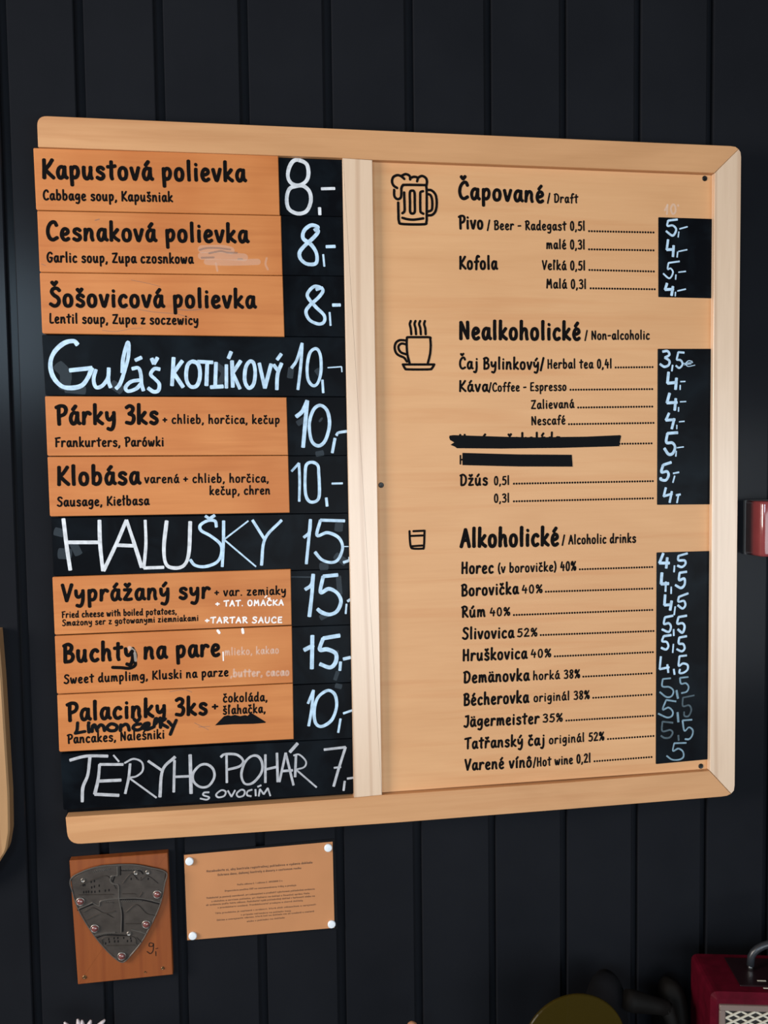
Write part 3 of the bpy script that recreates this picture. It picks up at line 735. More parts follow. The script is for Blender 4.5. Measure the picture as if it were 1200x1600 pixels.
CHALK = {
 0: [('chalk_price', 'chalk_white', 5.9, "665,320 715,345 728,400 715,450 670,478 625,468 600,430 605,375 630,330 665,320; 660,482 610,500 592,560 605,625 660,655 715,640 742,580 735,520 700,485 660,482; @5 797,618 799,662; @4 808,500 893,498", C1)],
 1: [('chalk_price', 'chalk', 5.8, "765,760 788,740 745,728 702,760 695,810 745,850 778,905 775,965 720,970 680,940 672,900 700,860 755,810 788,770 780,748; @3 820,910 827,985; @4.8 838,862 895,860", C1)],
 2: [('chalk_price', 'chalk', 5.2, "775,170 805,158 765,150 727,185 725,220 775,280 825,330 825,372 790,385 735,360 712,310 735,270 790,220 818,180 808,155; @3 860,312 866,395; @4.5 878,267 928,266", C2)],
 3: [('chalk_writing', 'chalk', 6.6, "285,515 260,492 200,505 140,560 115,630 130,710 180,770 240,785 310,770 350,720 375,660! @6.2 235,675", C3),
     ('chalk_writing', 'chalk', 5.6, "400,670 385,730 400,780 440,770 475,720 480,660; 480,660 478,740 492,782; 565,690 570,600 595,505 605,520 600,600 575,690 550,760 525,790; 625,665 665,660 680,700 685,760 697,802; 680,735 620,745 585,780 600,805 650,790 680,760; 645,612 685,594; 800,668 765,665 742,700 770,730 795,760 790,800 760,808 725,785; 748,600 762,635! 785,595", C3),
     ('chalk_writing', 'chalk', 6.0, "885,595 875,770; 940,615 885,690! 945,780; 1000,620 970,650 965,730 990,775 1030,770 1050,710 1040,640 1000,620", C3),
     ('chalk_writing', 'chalk', 5.8, "35,620 130,625; 95,630 90,770; 150,625 145,770; 115,780 195,775; 215,640 215,785; 228,600 245,558; 250,615 255,780; 305,615 255,690! 300,790; 360,620 335,660 330,740 355,785 385,760 395,690 385,630 360,620; 420,630 455,785! 495,635; 510,640 540,680; 560,630 535,700 530,795; 532,608 558,572", C2),
     ('chalk_price', 'chalk', 4.8, "622,660 655,610 688,505! 680,640 662,795; 765,540 735,570 720,650 725,730 755,770 785,755 805,690 805,600 790,550 765,540; @4 815,735 820,815; @5 848,658 935,652! @2 937,685", C2),
     ('chalk_smudge', 'chalk_smudge', 16, "160,640 210,700 200,790; @12 210,790 330,800; @14 500,760 560,800", C3),
     ('chalk_smudge', 'chalk_smudge', 9, "150,640 200,690 170,760; 620,660 612,720; 780,670 800,700", C2)],
 4: [('chalk_price', 'chalk', 6.4, "705,190 750,150 785,75! 770,240 755,410; @5 880,108 830,140 800,240 815,360 865,400 915,360 945,250 930,150 880,108; @4.2 985,345 965,450; @4 1070,295 1010,305 995,325", C4),
     ('chalk_smudge', 'chalk_smudge', 8, "715,240 770,205; 880,210 885,214; 850,460 900,450", C4)],
 5: [('chalk_price', 'chalk', 4.2, "672,583 725,525! 730,650 727,800; @4.6 820,518 780,535 770,600 772,740 800,800 850,798 872,750 868,600 860,540 820,518; @4.4 922,775 928,835; @3 962,672 1040,670", C4)],
 6: [('chalk_writing', 'chalk_white', 5.6, "180,95 205,300 230,465; 190,265 430,265; 440,105 445,280 465,470; 470,470 560,280 635,105! 690,270 745,445; 565,285 690,290; 770,105 775,280 760,450! @4.4 905,445; 925,110 905,300 920,420 980,450 1050,430 1085,340 1095,115", C5),
     ('chalk_writing', 'chalk', 4.8, "130,155 120,112 70,108 15,140 20,180 90,220 160,280 165,350 130,410 46,440 -24,430 -59,390; 50,75 80,95! 118,70; 182,110 180,280 172,440; 360,110 185,245! @2.4 415,440; 390,105 475,240; 600,105 480,240 455,430", C6),
     ('chalk_price', 'chalk', 5, "760,230 800,190 808,100! 795,250 778,420; @4.6 1055,110 880,105! 855,215 930,195 1010,230 1040,300 1010,385 960,410 890,390 840,335; @4 1045,410 1085,395 1090,372; @1.6 1040,295 1082,295", C6),
     ('chalk_smudge', 'chalk_smudge', 12, "120,185 180,200; 250,270 290,350; @16 150,345 230,350", C5),
     ('chalk_smudge', 'chalk_smudge', 12, "990,360 1060,410; 1015,130 1010,180; 880,440 930,436", C6)],
 7: [('chalk_price', 'chalk', 6, "770,605 815,570 828,495! 818,640 800,800; @5.6 1005,500 900,510! 880,625 940,600 1000,630 1028,690 1000,760 945,785 890,770 858,745; @3 1068,710 1062,780; @4 1075,690 1098,675", C6),
     ('chalk_smudge', 'chalk_smudge', 2, "670,514 810,516; @8 1010,510 1020,640; @8 880,810 940,780", C6)],
 8: [('chalk_price', 'chalk', 6.6, "762,165 830,130; 822,60 818,300; 1020,60 900,80! 875,160 930,160 990,190 990,250 950,290 875,265; @4.4 1025,250 1020,312; @5 1045,230 1096,218", C7),
     ('chalk_smudge', 'chalk_smudge', 6, "1000,170 985,260; 1005,320 985,380; @3 1100,375 1105,360", C7)],
 9: [('chalk_price', 'chalk', 4.6, "790,550 830,455! 815,600 795,712; @4.8 920,460 860,510 835,600 845,690 890,715 960,670 995,580 990,500 960,462 920,460; @3.4 1025,660 1008,760; @3.4 1045,622 1108,600", C7),
     ('chalk_smudge', 'chalk_smudge', 8, "990,420 1030,430", C7)],
 10: [('chalk_writing', 'chalk_grey', 4.8, "180,175 300,145 455,145; 325,155 310,280 275,370 270,475; 395,205 385,310 360,420! 535,428; 395,205 565,205; 390,325 550,318; @2.6 495,138 535,185; @4 615,200 605,300 580,415; @4 575,195 640,165 700,190 705,250 660,290 605,300! @2.8 805,445; @3.8 745,180 840,245; @4.4 940,150 850,245 830,440; @3.6 935,175 930,405; @4 930,295 1040,290; @4.8 1048,135 1055,415", C8),
      ('chalk_writing', 'chalk_grey', 4.0, "55,250 10,255 -30,300 -30,350 10,385 60,380 95,330 90,280 55,250; 170,195 172,360; 135,205 160,188 230,190 270,225 250,260 180,280; 320,200 280,240 260,310 280,365 330,360 380,300 385,240 360,200 320,200; 405,190 405,360; 405,280 470,265; 475,180 480,355; 490,355 528,180! 575,375; 500,290 570,285; @5 553,175 600,122; 590,195 585,325; 575,195 610,190 650,230 640,265 590,280! @2.6 715,388", C9),
      ('chalk_writing', 'chalk_grey', 2.8, "65,418 35,420 30,435 65,448 50,462 10,455; 140,405 108,430 120,448 155,440 165,415 140,405; 178,408 200,445! 222,405; 260,402 232,425 242,445 272,438 280,412 260,402; 325,402 298,412 295,435 320,442; 345,400 347,440; 358,385 380,375; 365,442 372,398! 395,430! 420,392! 435,440", C9),
      ('chalk_price', 'chalk_grey', 4.4, "760,160 890,145! 850,270 818,382; @3 820,270 862,265; @3.4 885,350 878,408; @3.4 900,335 938,330", C9)],
}
YCH = YPLANK - 0.0002
for i, px in enumerate(ROWS):
    b0 = on3(*px[3], YPLANK); b1 = on3(*px[2], YPLANK)
    t = thing('menu_plank', PLANK_LABEL[i], 'chalkboard', ((b0.x + b1.x) / 2, YBACK, b0.z), 'chalkboard planks of the food menu')
    pslab(px, YPLANK, YBACK, [0.0015, 0, 0, 0.0035], 0.0005).build('chalkboard', 'board', t)
    for nm, mt, w, s, cc in CHALK[i]:
        for piece in (s.split(';') if nm == 'chalk_smudge' else [s]):
            pen(MB(), piece, *cc, w * (1 if nm == 'chalk_smudge' else 0.93), YCH + (0.0001 if nm == 'chalk_smudge' else 0), 0.12, 0.3).build(nm, mt, t)

TILES = [
 ([(52, 231), (434.8, 242.3), (437.3, 336), (56.5, 328)], 'stained wooden menu tile reading Kapustová polievka, topmost of the food tiles',
  [("Kapustová polievka", (66, 278), (384, 283), 29, HEAD, 'dish_name'), ("Cabbage soup, Kapušniak", (67, 312), (270, 315), 15, BODY, 'translation')]),
 ([(58, 329.3), (439, 337), (441.5, 430), (62, 425)], 'stained wooden menu tile reading Cesnaková polievka with rubbed-out white smears',
  [("Cesnaková polievka", (72, 374.5), (388, 378.3), 28, HEAD, 'dish_name'), ("Garlic soup, Zupa czosnkowa", (73, 409.3), (302, 411.3), 15, BODY, 'translation')]),
 ([(62, 426), (441.7, 431), (444.6, 526), (66, 521)], 'stained wooden menu tile reading Šošovicová polievka, above the chalked goulash plank',
  [("Šošovicová polievka", (77, 478), (399.5, 480.5), 28, HEAD, 'dish_name'), ("Lentil soup, Zupa z soczewicy", (77, 504.5), (310, 507), 14.5, BODY, 'translation')]),
 ([(70.3, 619), (447.7, 621), (450.3, 711), (74, 712.3)], 'stained wooden menu tile reading Párky 3ks, below the chalked goulash plank',
  [("Párky 3ks", (87, 662.6), (247.5, 661.5), 28.5, HEAD, 'dish_name'), ("+ chlieb, horčica, kečup", (254, 661.5), (437, 661.8), 13.2, SMALL, 'side_dish'), ("Frankurters, Parówki", (86, 698), (256, 696.8), 14, BODY, 'translation')]),
 ([(74.2, 713.8), (450.3, 712), (452.7, 801), (78, 807)], 'stained wooden menu tile reading Klobása, above the chalked HALUŠKY plank',
  [("Klobása", (89, 757.5), (219, 755.5), 28, HEAD, 'dish_name'), ("varená + chlieb, horčica,", (225.5, 754.5), (420, 753.2), 13.2, SMALL, 'side_dish'), ("kečup, chren", (327, 773), (422, 772), 13, SMALL, 'side_dish'), ("Sausage, Kiełbasa", (89, 791), (233, 788.5), 14, BODY, 'translation')]),
 ([(81.8, 901.7), (454.2, 889.3), (455.8, 976.5), (85.5, 992)], 'stained wooden menu tile reading Vyprážaný syr with white pen additions',
  [("Vyprážaný syr", (96, 939.5), (328, 934), 26, HEAD, 'dish_name'), ("+ var. zemiaky", (335, 931.5), (447, 928.5), 12.8, SMALL, 'side_dish'),
   ("Fried cheese with boiled potatoes,", (96.5, 965.3), (276, 959.3), 9.6, BODY, 'translation'), ("Smażony ser z gotowanymi ziemniakami", (97, 977.8), (310, 969.8), 9.2, BODY, 'translation')]),
 ([(85.5, 993.8), (456, 978.2), (457.6, 1067), (89, 1084.5)], 'stained wooden menu tile reading Buchty na pare with faded white words',
  [("Buchty na pare", (98, 1034.5), (344, 1024), 27.5, HEAD, 'dish_name'), ("Sweet dumplimg, Kluski na parze", (99.5, 1068), (357, 1056), 13.2, BODY, 'translation')]),
 ([(89.3, 1086), (457.6, 1068.3), (459, 1155), (92.5, 1175)], 'stained wooden menu tile reading Palacinky 3ks, lowest of the food tiles',
  [("Palacinky 3ks", (104, 1126), (324, 1115.5), 27, HEAD, 'dish_name'), ("+", (331, 1110.5), (341, 1110), 15, 0.2, 'side_dish'), ("čokoláda,", (348, 1097), (418, 1095), 13.2, SMALL, 'side_dish'), ("šľahačka,", (348, 1116), (415, 1113), 13.2, SMALL, 'side_dish'),
   ("Pancakes, Naleśniki", (105, 1161.5), (257, 1153.5), 13.5, BODY, 'translation')]),
]
YTI = YTILE - 0.0002
tiles = []
for px, lab, texts in TILES:
    b0 = on3(*px[3], YTILE); b1 = on3(*px[2], YTILE)
    t = thing('dish_tile', lab, 'menu tile', ((b0.x + b1.x) / 2, YPLANK, b0.z), 'wooden dish tiles of the food menu')
    pslab(px, YTILE, YPLANK, [0.0015, 0.0004, 0.0004, 0.0025], 0.0006).build('wooden_plate', 'tile', t)
    for s, p0, p1, cap, w, nm in texts:
        write(MB(), s, p0, p1, cap, YTI, w).build(nm, 'ink', t)
    tiles.append(t)
# rubbed-out patch on the garlic soup tile
YW = YTILE - 0.0001
mb = pen(MB(), "@11 130,80 400,75 520,100; @11 130,170 420,170 700,190; @9 200,250 500,260 880,250; @3 1000,200 985,280 1015,350; @3 320,270 340,370", 300, 380, 8.571, 10, YW)
mb.build('wiped_patch', 'wiped', tiles[1])
mb = pen(MB(), "100,90 200,65 350,65 510,85; 230,135 380,105 480,125 600,128; 130,195 290,190; 620,212 670,212", 300, 380, 8.571, 2.8, YW - 0.00003)
mb.build('pen_smear', 'grey_smear', tiles[1])
# fine cracks and knocks in the timber of the tiles
pen(MB(), "@1 540,288 640,290 760,310 900,322 980,345; @1.4 890,292 980,298 1070,292; @0.8 440,425 520,432 620,415 690,410; @0.8 620,110 720,130 800,150", 50, 410, 4, 1, YW).build('wood_crack', 'grey_smear', tiles[2])
pen(MB(), "@1.6 435,697 460,690; @1 100,970 125,980", 40, 170, 4, 1, YW).build('wood_crack', 'grey_smear', tiles[1])
pen(MB(), "@1 900,465 1000,450 1060,468; @1 1080,690 1180,740; @1 1110,720 1190,715", 70, 980, 4.615, 1, YW).build('wood_crack', 'grey_smear', tiles[7])
# white pen notes
write(MB(), "+ TAT. OMAČKA", (336.5, 947.3), (443, 945.5), 8.6, YTI, 0.26).build('white_note', 'white_pen', tiles[5])
pen(MB(), "480,662 492,650", 310, 790, 4.615, 2, YTI).build('white_note', 'white_pen', tiles[5])
write(MB(), "+TARTAR SAUCE", (320, 973.4), (441, 973), 9, YTI, 0.25).build('white_note', 'white_pen', tiles[5])
write(MB(), ",mlieko, kakao", (347, 1024), (436, 1020.5), 11, YTI, 0.2).build('faded_note', 'white_worn', tiles[6])
write(MB(), ",butter, cacao", (360, 1057.5), (452, 1055), 11, YTI, 0.26).build('faded_note', 'white_worn', tiles[6])
pen(MB(), "@4 140,25 150,40; @4 318,15 322,40; @2 178,180 180,240", 310, 980, 4.615, 3, YTI).build('white_spot', 'white_pen', tiles[6])
pen(MB(), "640,165 655,200 650,240 650,275 610,296 550,292 490,290", 70, 980, 4.615, 4.8, YTI).build('marker_tail', 'ink', tiles[6])
pen(MB(), "@6 610,150 640,175; @4 650,190 655,240", 70, 980, 4.615, 4, YTI - 0.00006).build('white_spot', 'white_worn', tiles[6])
mb = pen(MB(), "236,690 232,740 220,765! @4.6 288,752; 314,705 318,756; 316,690 317,691; 340,752 345,712! 360,706 378,748; 378,730 400,705 422,715 430,745; 470,700 448,725 470,746 510,742 520,715 495,699 470,700; "
  "545,745 548,705; 548,720 580,700 600,712 608,742; 690,698 650,705 637,728 665,742 700,730; 645,665 662,682! 682,662; 700,722 745,712 748,692 722,697 708,722 735,738 778,722; 787,718 797,662 815,668 800,695; 832,655 834,722; 868,662 836,690 885,722; 890,680 915,708; 947,672 925,722 905,772", 70, 980, 4.615, 5.0, YTI - 0.0001)
mb.build('handwritten_note', 'marker', tiles[7])
mb = MB(); blob(mb, [(120, 708), (185, 642), (215, 634), (235, 640), (262, 632), (300, 642), (335, 634), (355, 640), (372, 622), (388, 622), (485, 683), (482, 690), (400, 697), (250, 700)], 310, 980, 4.615, YTI - 0.0001)
mb.build('blacked_out_word', 'marker', tiles[7])

# ------------------------------------------------------------------ shield badge on its wooden plate
YP = -0.012
q = [(108.3, 1345), (262, 1333), (270.2, 1523), (121.8, 1538.5)]
b0, b1 = on3(*q[3], YP), on3(*q[2], YP)
plq = thing('badge_plaque', 'small brown wooden plaque with dark metal shield and handwritten price 9', 'plaque', ((b0.x + b1.x) / 2, 0, b0.z))
pslab(q, YP, -0.0005, 0.0008, 0.0008).build('wooden_plate', 'plaque', plq)
P5 = (90, 1310, 6.0)
SH = [(122, 385), (250, 305), (400, 262), (560, 248), (720, 248), (860, 272), (1016, 318), (1005, 420), (975, 570), (930, 700), (850, 860), (780, 980), (700, 1080), (640, 1145), (605, 1160), (560, 1140), (480, 1070), (370, 945), (270, 800), (190, 655), (145, 520)]
YSH = YP - 0.0035
sh = slab(MB(), [on(90 + a / 6, 1310 + b / 6, YSH) for a, b in SH], YSH, YP, 0.0010).build('metal_shield', 'bronze', plq)
SHc = SH + [SH[0]]
pen(MB(), ' '.join(f'{a},{b}' for a, b in SHc), *P5, 2.0, YSH, relief=0.0008).build('rim', 'bronze_light', sh)
pen(MB(), "560,260 562,345! 505,355 495,400 530,425 570,440 575,560 590,640 600,720 595,880; 195,660 330,600! 390,630 410,585 560,560 780,560 965,600; 340,910 450,885 540,880; 690,850 830,890", *P5, 2.4, YSH, relief=0.0012).build('raised_branch', 'bronze_light', sh)
pen(MB(), "588,265 590,340; 535,360 520,400; 190,672 330,615; 590,575 780,575 960,615; 600,650 612,720 612,870; 600,300 760,300 800,330; 370,930 460,905 680,912", *P5, 2.2, YSH - 0.0001).build('dark_line', 'bronze_dark', sh)  # flat dark strokes beside the ridges, stronger relief contrast
pen(MB(), "200,440 320,390 450,350 500,390 545,470; 200,530 520,525; 610,420 690,330 760,390 840,350 940,420; 610,520 730,520; 765,545 795,505; 240,690 330,650 440,700 540,680; 270,760 420,700 520,740; 640,690 740,620 830,700 900,720; 640,800 800,800; 420,990 440,930 700,920 740,990; 460,1005 720,1000; 440,600 520,600; 740,930 785,975", *P5, 1.6, YSH, relief=0.0012).build('relief_picture', 'bronze', sh)
mb = MB()
for a, b in [(240, 440), (255, 437), (315, 408), (345, 400), (320, 460), (345, 452), (390, 443), (245, 505), (268, 502), (290, 500), (320, 502), (350, 500), (392, 494), (447, 490), (482, 485), (690, 380), (740, 375), (785, 378), (850, 380), (530, 935), (565, 932), (620, 932), (685, 935), (535, 965), (568, 965), (655, 962), (690, 960), (480, 945), (485, 970), (450, 985)]:
    pen(mb, f"{a},{b - 6} {a},{b + 6}", *P5, 1.9, YSH - 0.0001)
mb.build('tiny_windows', 'bronze_dark', sh)
mb = MB()
for x0, y0, x1, y1, k in ((600, 290, 790, 292, 12), (330, 312, 490, 285, 9), (590, 583, 790, 585, 11), (440, 592, 520, 600, 6), (400, 905, 500, 885, 6)):
    pts = ' '.join(f'{x0 + (x1 - x0) * i / (2 * k):.0f},{y0 + (y1 - y0) * i / (2 * k) + (7 if i % 2 else -7):.0f}' for i in range(2 * k + 1))
    pen(mb, pts, *P5, 0.9, YSH, relief=0.0006)
mb.build('raised_lettering', 'bronze_light', sh)
for a, b in [(215, 590), (935, 522), (350, 842), (832, 803), (603, 1102)]:
    p = on3(90 + a / 6, 1310 + b / 6, YSH)
    d = lathe(MB(), p, [(0.0042, -0.001), (0.0042, 0.001), (0.0040, 0.0020), (0.0032, 0.0030), (0.0018, 0.0037), (0.0004, 0.0039)], 18, 'Y')
    d.build('red_stud', 'ruby', sh, smooth=True)
    lathe(MB(), p, [(0.0058, -0.001), (0.0058, 0.0008), (0.0052, 0.0018), (0.0043, 0.0018), (0.0040, 0.0006)], 20, 'Y').build('stud_rim', 'bronze_light', sh, smooth=True)
for a, b in [(240, 390), (735, 320), (845, 315), (670, 890)]:
    p = on3(90 + a / 6, 1310 + b / 6, YSH)
    lathe(MB(), p, [(0.0030, -0.001), (0.0030, 0.0008), (0.0022, 0.0016), (0.0010, 0.0010), (0.0008, 0.0006)], 14, 'Y').build('rivet', 'bronze_light', sh)
for a, b, r in [(252, 1300, 0.0026), (985, 1215, 0.0022), (820, 1252, 0.0012)]:
    p = on3(90 + a / 6, 1310 + b / 6, YP)
    lathe(MB(), p, [(r, -0.001), (r, 0.0006), (r * 0.7, 0.0012), (r * 0.3, 0.0008), (r * 0.2, 0.0004)], 14, 'Y').build('screw', 'brass', plq)
pen(MB(), "895,985 865,980 858,1010 890,1010 898,985 895,1050 870,1080 838,1060; @1 920,1035 940,1030; @1.2 920,1060 922,1100", *P5, 1.2, YP - 0.0002).build('handwritten_price', 'bronze_dark', plq)

# ------------------------------------------------------------------ laminated paper notice
YN = -0.0030
P6 = (270, 1290, 4.286)
def p6(a, b): return (270 + a / 4.286, 1290 + b / 4.286)
b0 = on3(*p6(560, 770), YN)
nt_ = thing('paper_notice', 'laminated tan paper notice with brown print, held by four white pins', 'notice', (b0.x, 0, b0.z))
pslab([p6(70, 188), p6(1086, 90), p6(1106, 692), p6(88, 772)], YN + 0.0004, YN + 0.0012, 0.001, 0.0002).build('laminate', 'film', nt_)
pslab([p6(75, 197), p6(1070, 108), p6(1083, 685), p6(97, 768)], YN, YN + 0.0003, 0.0, 0.00005).build('paper_sheet', 'paper', nt_)
NOTE = [("Nezabudnite si, aby kontrola registračnej pokladnice a vydanie dokladu", (225, 312), (935, 252), 3.1), ("Ochrana dane, daňovej kontroly a dozory v cestovnom ruchu", (300, 336), (860, 289), 3.0),
 ("Podľa zákona č. 1 zákona č. 289/2008 Z.z.", (430, 400), (738, 373), 2.2), ("Organizácia používa ERP na zaznamenávanie tržby a predaja", (347, 442), (825, 403), 2.3),
 ("Podnikateľ je povinný zaevidovať, pri zabezpečení a predložiť vyhotovenú pokladničnú evidenciu", (225, 490), (950, 428), 2.3), ("s obsluhou a servisom pokladne, pri tlačiarni na doklad a finančnú správu tlače", (258, 512), (915, 457), 2.3),
 ("ak evidenciu podľa tohto zákona. Podnikateľ vydá pokladničný doklad v hotovosti alebo na", (222, 537), (950, 475), 2.3), ("v prevádzkarni uvedené. Prevádzkovateľ predajne a zberné doklady", (300, 554), (870, 505), 2.2),
 ("Táto prevádzka je zapísaná v evidencii, ktorá slúži zákazníkom a verejnosti", (283, 592), (958, 532), 2.2), ("v prípade reklamácie na pokladni kasy", (455, 602), (790, 574), 2.2),
 ("Súhlas s uverejnením zápisov, ktoré boli na doklade nie sú uvedené a zaslané", (293, 638), (945, 577), 2.2), ("alebo v pokladni na doklade", (495, 646), (748, 620), 2.2)]
for s, a, b, cp in NOTE:
    write(MB(), s, p6(*a), p6(*b), cp, YN - 0.00015, 0.24).build('printed_line', 'sepia', nt_)
for a, b in [(112, 236), (1040, 146), (1063, 657), (134, 735)]:
    p = on3(*p6(a, b), YN)
    lathe(MB(), p, [(0.0050, -0.001), (0.0053, 0.0006), (0.0053, 0.0022), (0.0044, 0.0030), (0.0008, 0.0033)], 20, 'Y').build('pin', 'pin', nt_, smooth=False)

# ------------------------------------------------------------------ edge of a pale board at far left
YL = -0.020
q = [(-260, 985), (-3, 985), (3, 1060), (9, 1160), (14, 1240), (15, 1300), (10, 1330), (-14, 1368), (-60, 1392), (-260, 1400)]
b0 = on3(-120, 1395, YL)
pslab(q, YL, -0.0005, [0, 0, 0, 0, 0.004, 0.004, 0.006, 0.01, 0.01, 0], 0.002).build('wooden_board', 'oak', None, (b0.x, 0, b0.z))
tag(COL.objects[-1] if COL.objects[-1].name.startswith('wooden_board') else bpy.data.objects['wooden_board'], 'pale wooden board with rounded lower corner at the far left edge', 'board')

# ------------------------------------------------------------------ glossy dark red box at the right edge
def red_box():
    d = 0.050
    y0, y1 = -0.0005, -d
    pt = on(1166, 782, -0.006); pb = on(1164, 866, -0.006)
    x0, z0, z1 = pt[0], pb[1], pt[1]
    W, H = 0.075, z1 - z0
    t = thing('wall_box', 'glossy oxblood red wall box at the right edge, beside the frame', 'wall box', (x0 + W / 2, 0, z0))
    box(MB(), (x0 + W / 2, -0.003, (z0 + z1) / 2), (W + 0.002, 0.005, H + 0.001), 0.001).build('back_plate', 'grey_plastic', t)
    # body: plan outline (x, y) with rolled front corners and a shallow well, extruded upward with eased ends
    pl = [(x0, -0.0055), (x0 + 0.0005, -0.030)]
    for k in range(7):
        a = math.pi / 2 * k / 6
        pl.append((x0 + 0.0095 - 0.009 * math.cos(a), -0.036 - 0.009 * math.sin(a)))
    pl += [(x0 + 0.013, -0.0450), (x0 + 0.0145, -0.0420), (x0 + 0.0175, -0.0395), (x0 + W - 0.0175, -0.0395), (x0 + W - 0.0145, -0.0420), (x0 + W - 0.013, -0.0450)]
    for k in range(7):
        a = math.pi / 2 * k / 6
        pl.append((x0 + W - 0.0095 + 0.009 * math.sin(a), -0.036 - 0.009 * math.cos(a)))
    pl += [(x0 + W - 0.0005, -0.030), (x0 + W, -0.0055)]
    n = len(pl); cx, cy = x0 + W / 2, -0.02
    rings = []
    for zz, sc in ((z0, 0.955), (z0 + 0.0012, 0.985), (z0 + 0.004, 1.0), (z1 - 0.004, 1.0), (z1 - 0.0012, 0.985), (z1, 0.955)):
        rings.append([(cx + (x - cx) * sc, -0.0055 + (y + 0.0055) * sc, zz) for x, y in pl])
    mb = MB(); v = [p for r in rings for p in r]; f = []
    for k in range(len(rings) - 1):
        for i in range(n):
            j = (i + 1) % n; f.append((k * n + i, k * n + j, (k + 1) * n + j, (k + 1) * n + i))
    f.append(tuple(range(n - 1, -1, -1))); f.append(tuple(range((len(rings) - 1) * n, len(rings) * n)))
    mb.add(v, f); mb.build('body', 'red_gloss', t, smooth=True)
    w = MB(); box(w, (x0 + W / 2, -0.0405, (z0 + z1) / 2 + 0.002), (W - 0.040, 0.002, H - 0.022), 0.0006); w.build('front_panel', 'radio_top', t)
    w = MB(); box(w, (x0 + W / 2 + 0.001, -0.0418, (z0 + z1) / 2 + 0.003), (W - 0.052, 0.001, H - 0.034), 0.0004); w.build('window_pane', 'frame_grey', t)
red_box()

# ------------------------------------------------------------------ red radio on the ledge
def radio():
    th = -math.atan2(0.0193, 0.0886)
    ox, oy = 0.5801, -0.0500
    ux, uy = math.cos(th), math.sin(th)
    def T(x, y, z): return (ox + x * ux - y * uy, oy + x * uy + y * ux, LEDGE + z)
    W, Dp, H = 0.24, 0.0907, 0.2009
    t = thing('radio', 'red retro radio with cream lattice grille and black carry handle', 'radio', T(W / 2, -Dp / 2, 0))
    def tb(mb): mb.v = [T(*p) for p in mb.v]; return mb
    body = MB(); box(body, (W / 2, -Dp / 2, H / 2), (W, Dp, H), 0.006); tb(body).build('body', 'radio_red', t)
    top = MB(); box(top, (W / 2 + 0.014, -Dp / 2 + 0.004, H + 0.0004), (W - 0.055, Dp - 0.028, 0.0022), 0.0006); tb(top).build('control_panel', 'radio_top', t)
    fr = MB(); x0, x1, z1, z0 = 0.009, W - 0.009, H - 0.0125, 0.02; fw = 0.0075; yf = -Dp - 0.003
    for (a, b, c, d) in ((x0, x1, z1 - fw, z1), (x0, x1, z0, z0 + fw), (x0, x0 + fw, z0 + fw, z1 - fw), (x1 - fw, x1, z0 + fw, z1 - fw)):
        box(fr, ((a + b) / 2, yf + 0.0025, (c + d) / 2), (b - a, 0.007, d - c), 0.0012)
    tb(fr).build('grille_frame', 'frame_grey', t)
    bk = MB(); box(bk, ((x0 + x1) / 2, -Dp - 0.0006, (z0 + z1) / 2), (x1 - x0 - 0.01, 0.001, z1 - z0 - 0.01)); tb(bk).build('speaker_cloth', 'dark_hole', t)
    gr = MB(); gx0, gx1, gz0, gz1 = x0 + fw, x1 - fw, z0 + fw, z1 - fw
    st = 0.0091
    def bar(p, q, y):
        p, q = Vector(p), Vector(q); d = (q - p).normalized(); nn = Vector((-d.y, d.x)) * 0.00115
        pts = [p + nn, p - nn, q - nn, q + nn]
        v = [(a.x, y, a.y) for a in pts] + [(a.x, y + 0.0012, a.y) for a in pts]
        gr.add(v, [(0, 1, 2, 3), (7, 6, 5, 4), (0, 4, 5, 1), (1, 5, 6, 2), (2, 6, 7, 3), (3, 7, 4, 0)])
    for sgn, y in ((0.5, -Dp - 0.0036), (-0.5, -Dp - 0.0024)):
        k = -60
        while k < 60:
            c = k * st
            pts = []
            for x in (gx0, gx1):
                pts.append((x, gz1 + c + sgn * (x - gx0)))
            (xa, za), (xb, zb) = pts
            # clip to the grille opening
            ta, tb_ = 0.0, 1.0; dz = zb - za; ok = True
            for lim, up in ((gz0, False), (gz1, True)):
                if abs(dz) < 1e-9: continue
                tt = (lim - za) / dz
                if (dz > 0) == up: tb_ = min(tb_, tt)
                else: ta = max(ta, tt)
            if tb_ - ta > 0.01:
                bar((xa + (xb - xa) * ta, za + dz * ta), (xa + (xb - xa) * tb_, za + dz * tb_), y)
            k += 1
    tb(gr).build('lattice_grille', 'cream', t)
    hd = MB(); yh = -Dp * 0.42
    hx0, hx1 = 0.066, W - 0.066
    pts = []
    for k in range(17):
        a = math.pi * k / 16
        pts.append(T((hx0 + hx1) / 2 - (hx1 - hx0) / 2 * math.cos(a) * (1.0), yh, H + 0.012 + 0.030 * math.sin(a) ** 0.8 if 0 < k < 16 else H + 0.008))
    tube(hd, pts, 0.0048, 12); hd.build('handle', 'black_plastic', t, smooth=True)
    for hx in (hx0, hx1):
        c = MB(); tube(c, [T(hx, yh, H - 0.001), T(hx, yh, H + 0.014)], 0.0036, 12); c.build('handle_post', 'steel', t, smooth=True)
    lb = MB()
    for (x, y) in ((0.072, -0.062), (0.098, -0.063), (0.074, -0.078), (0.104, -0.072)):
        box(lb, (x, y, H + 0.0018), (0.011, 0.0016, 0.0006))
    tb(lb).build('dial_marks', 'cream', t)
    for x in (0.13, 0.165):
        kb = MB(); lathe(kb, (x, -0.05, H), [(0.009, 0), (0.009, 0.008), (0.008, 0.010), (0.001, 0.010)], 20); tb(kb).build('knob', 'black_plastic', t)
radio()

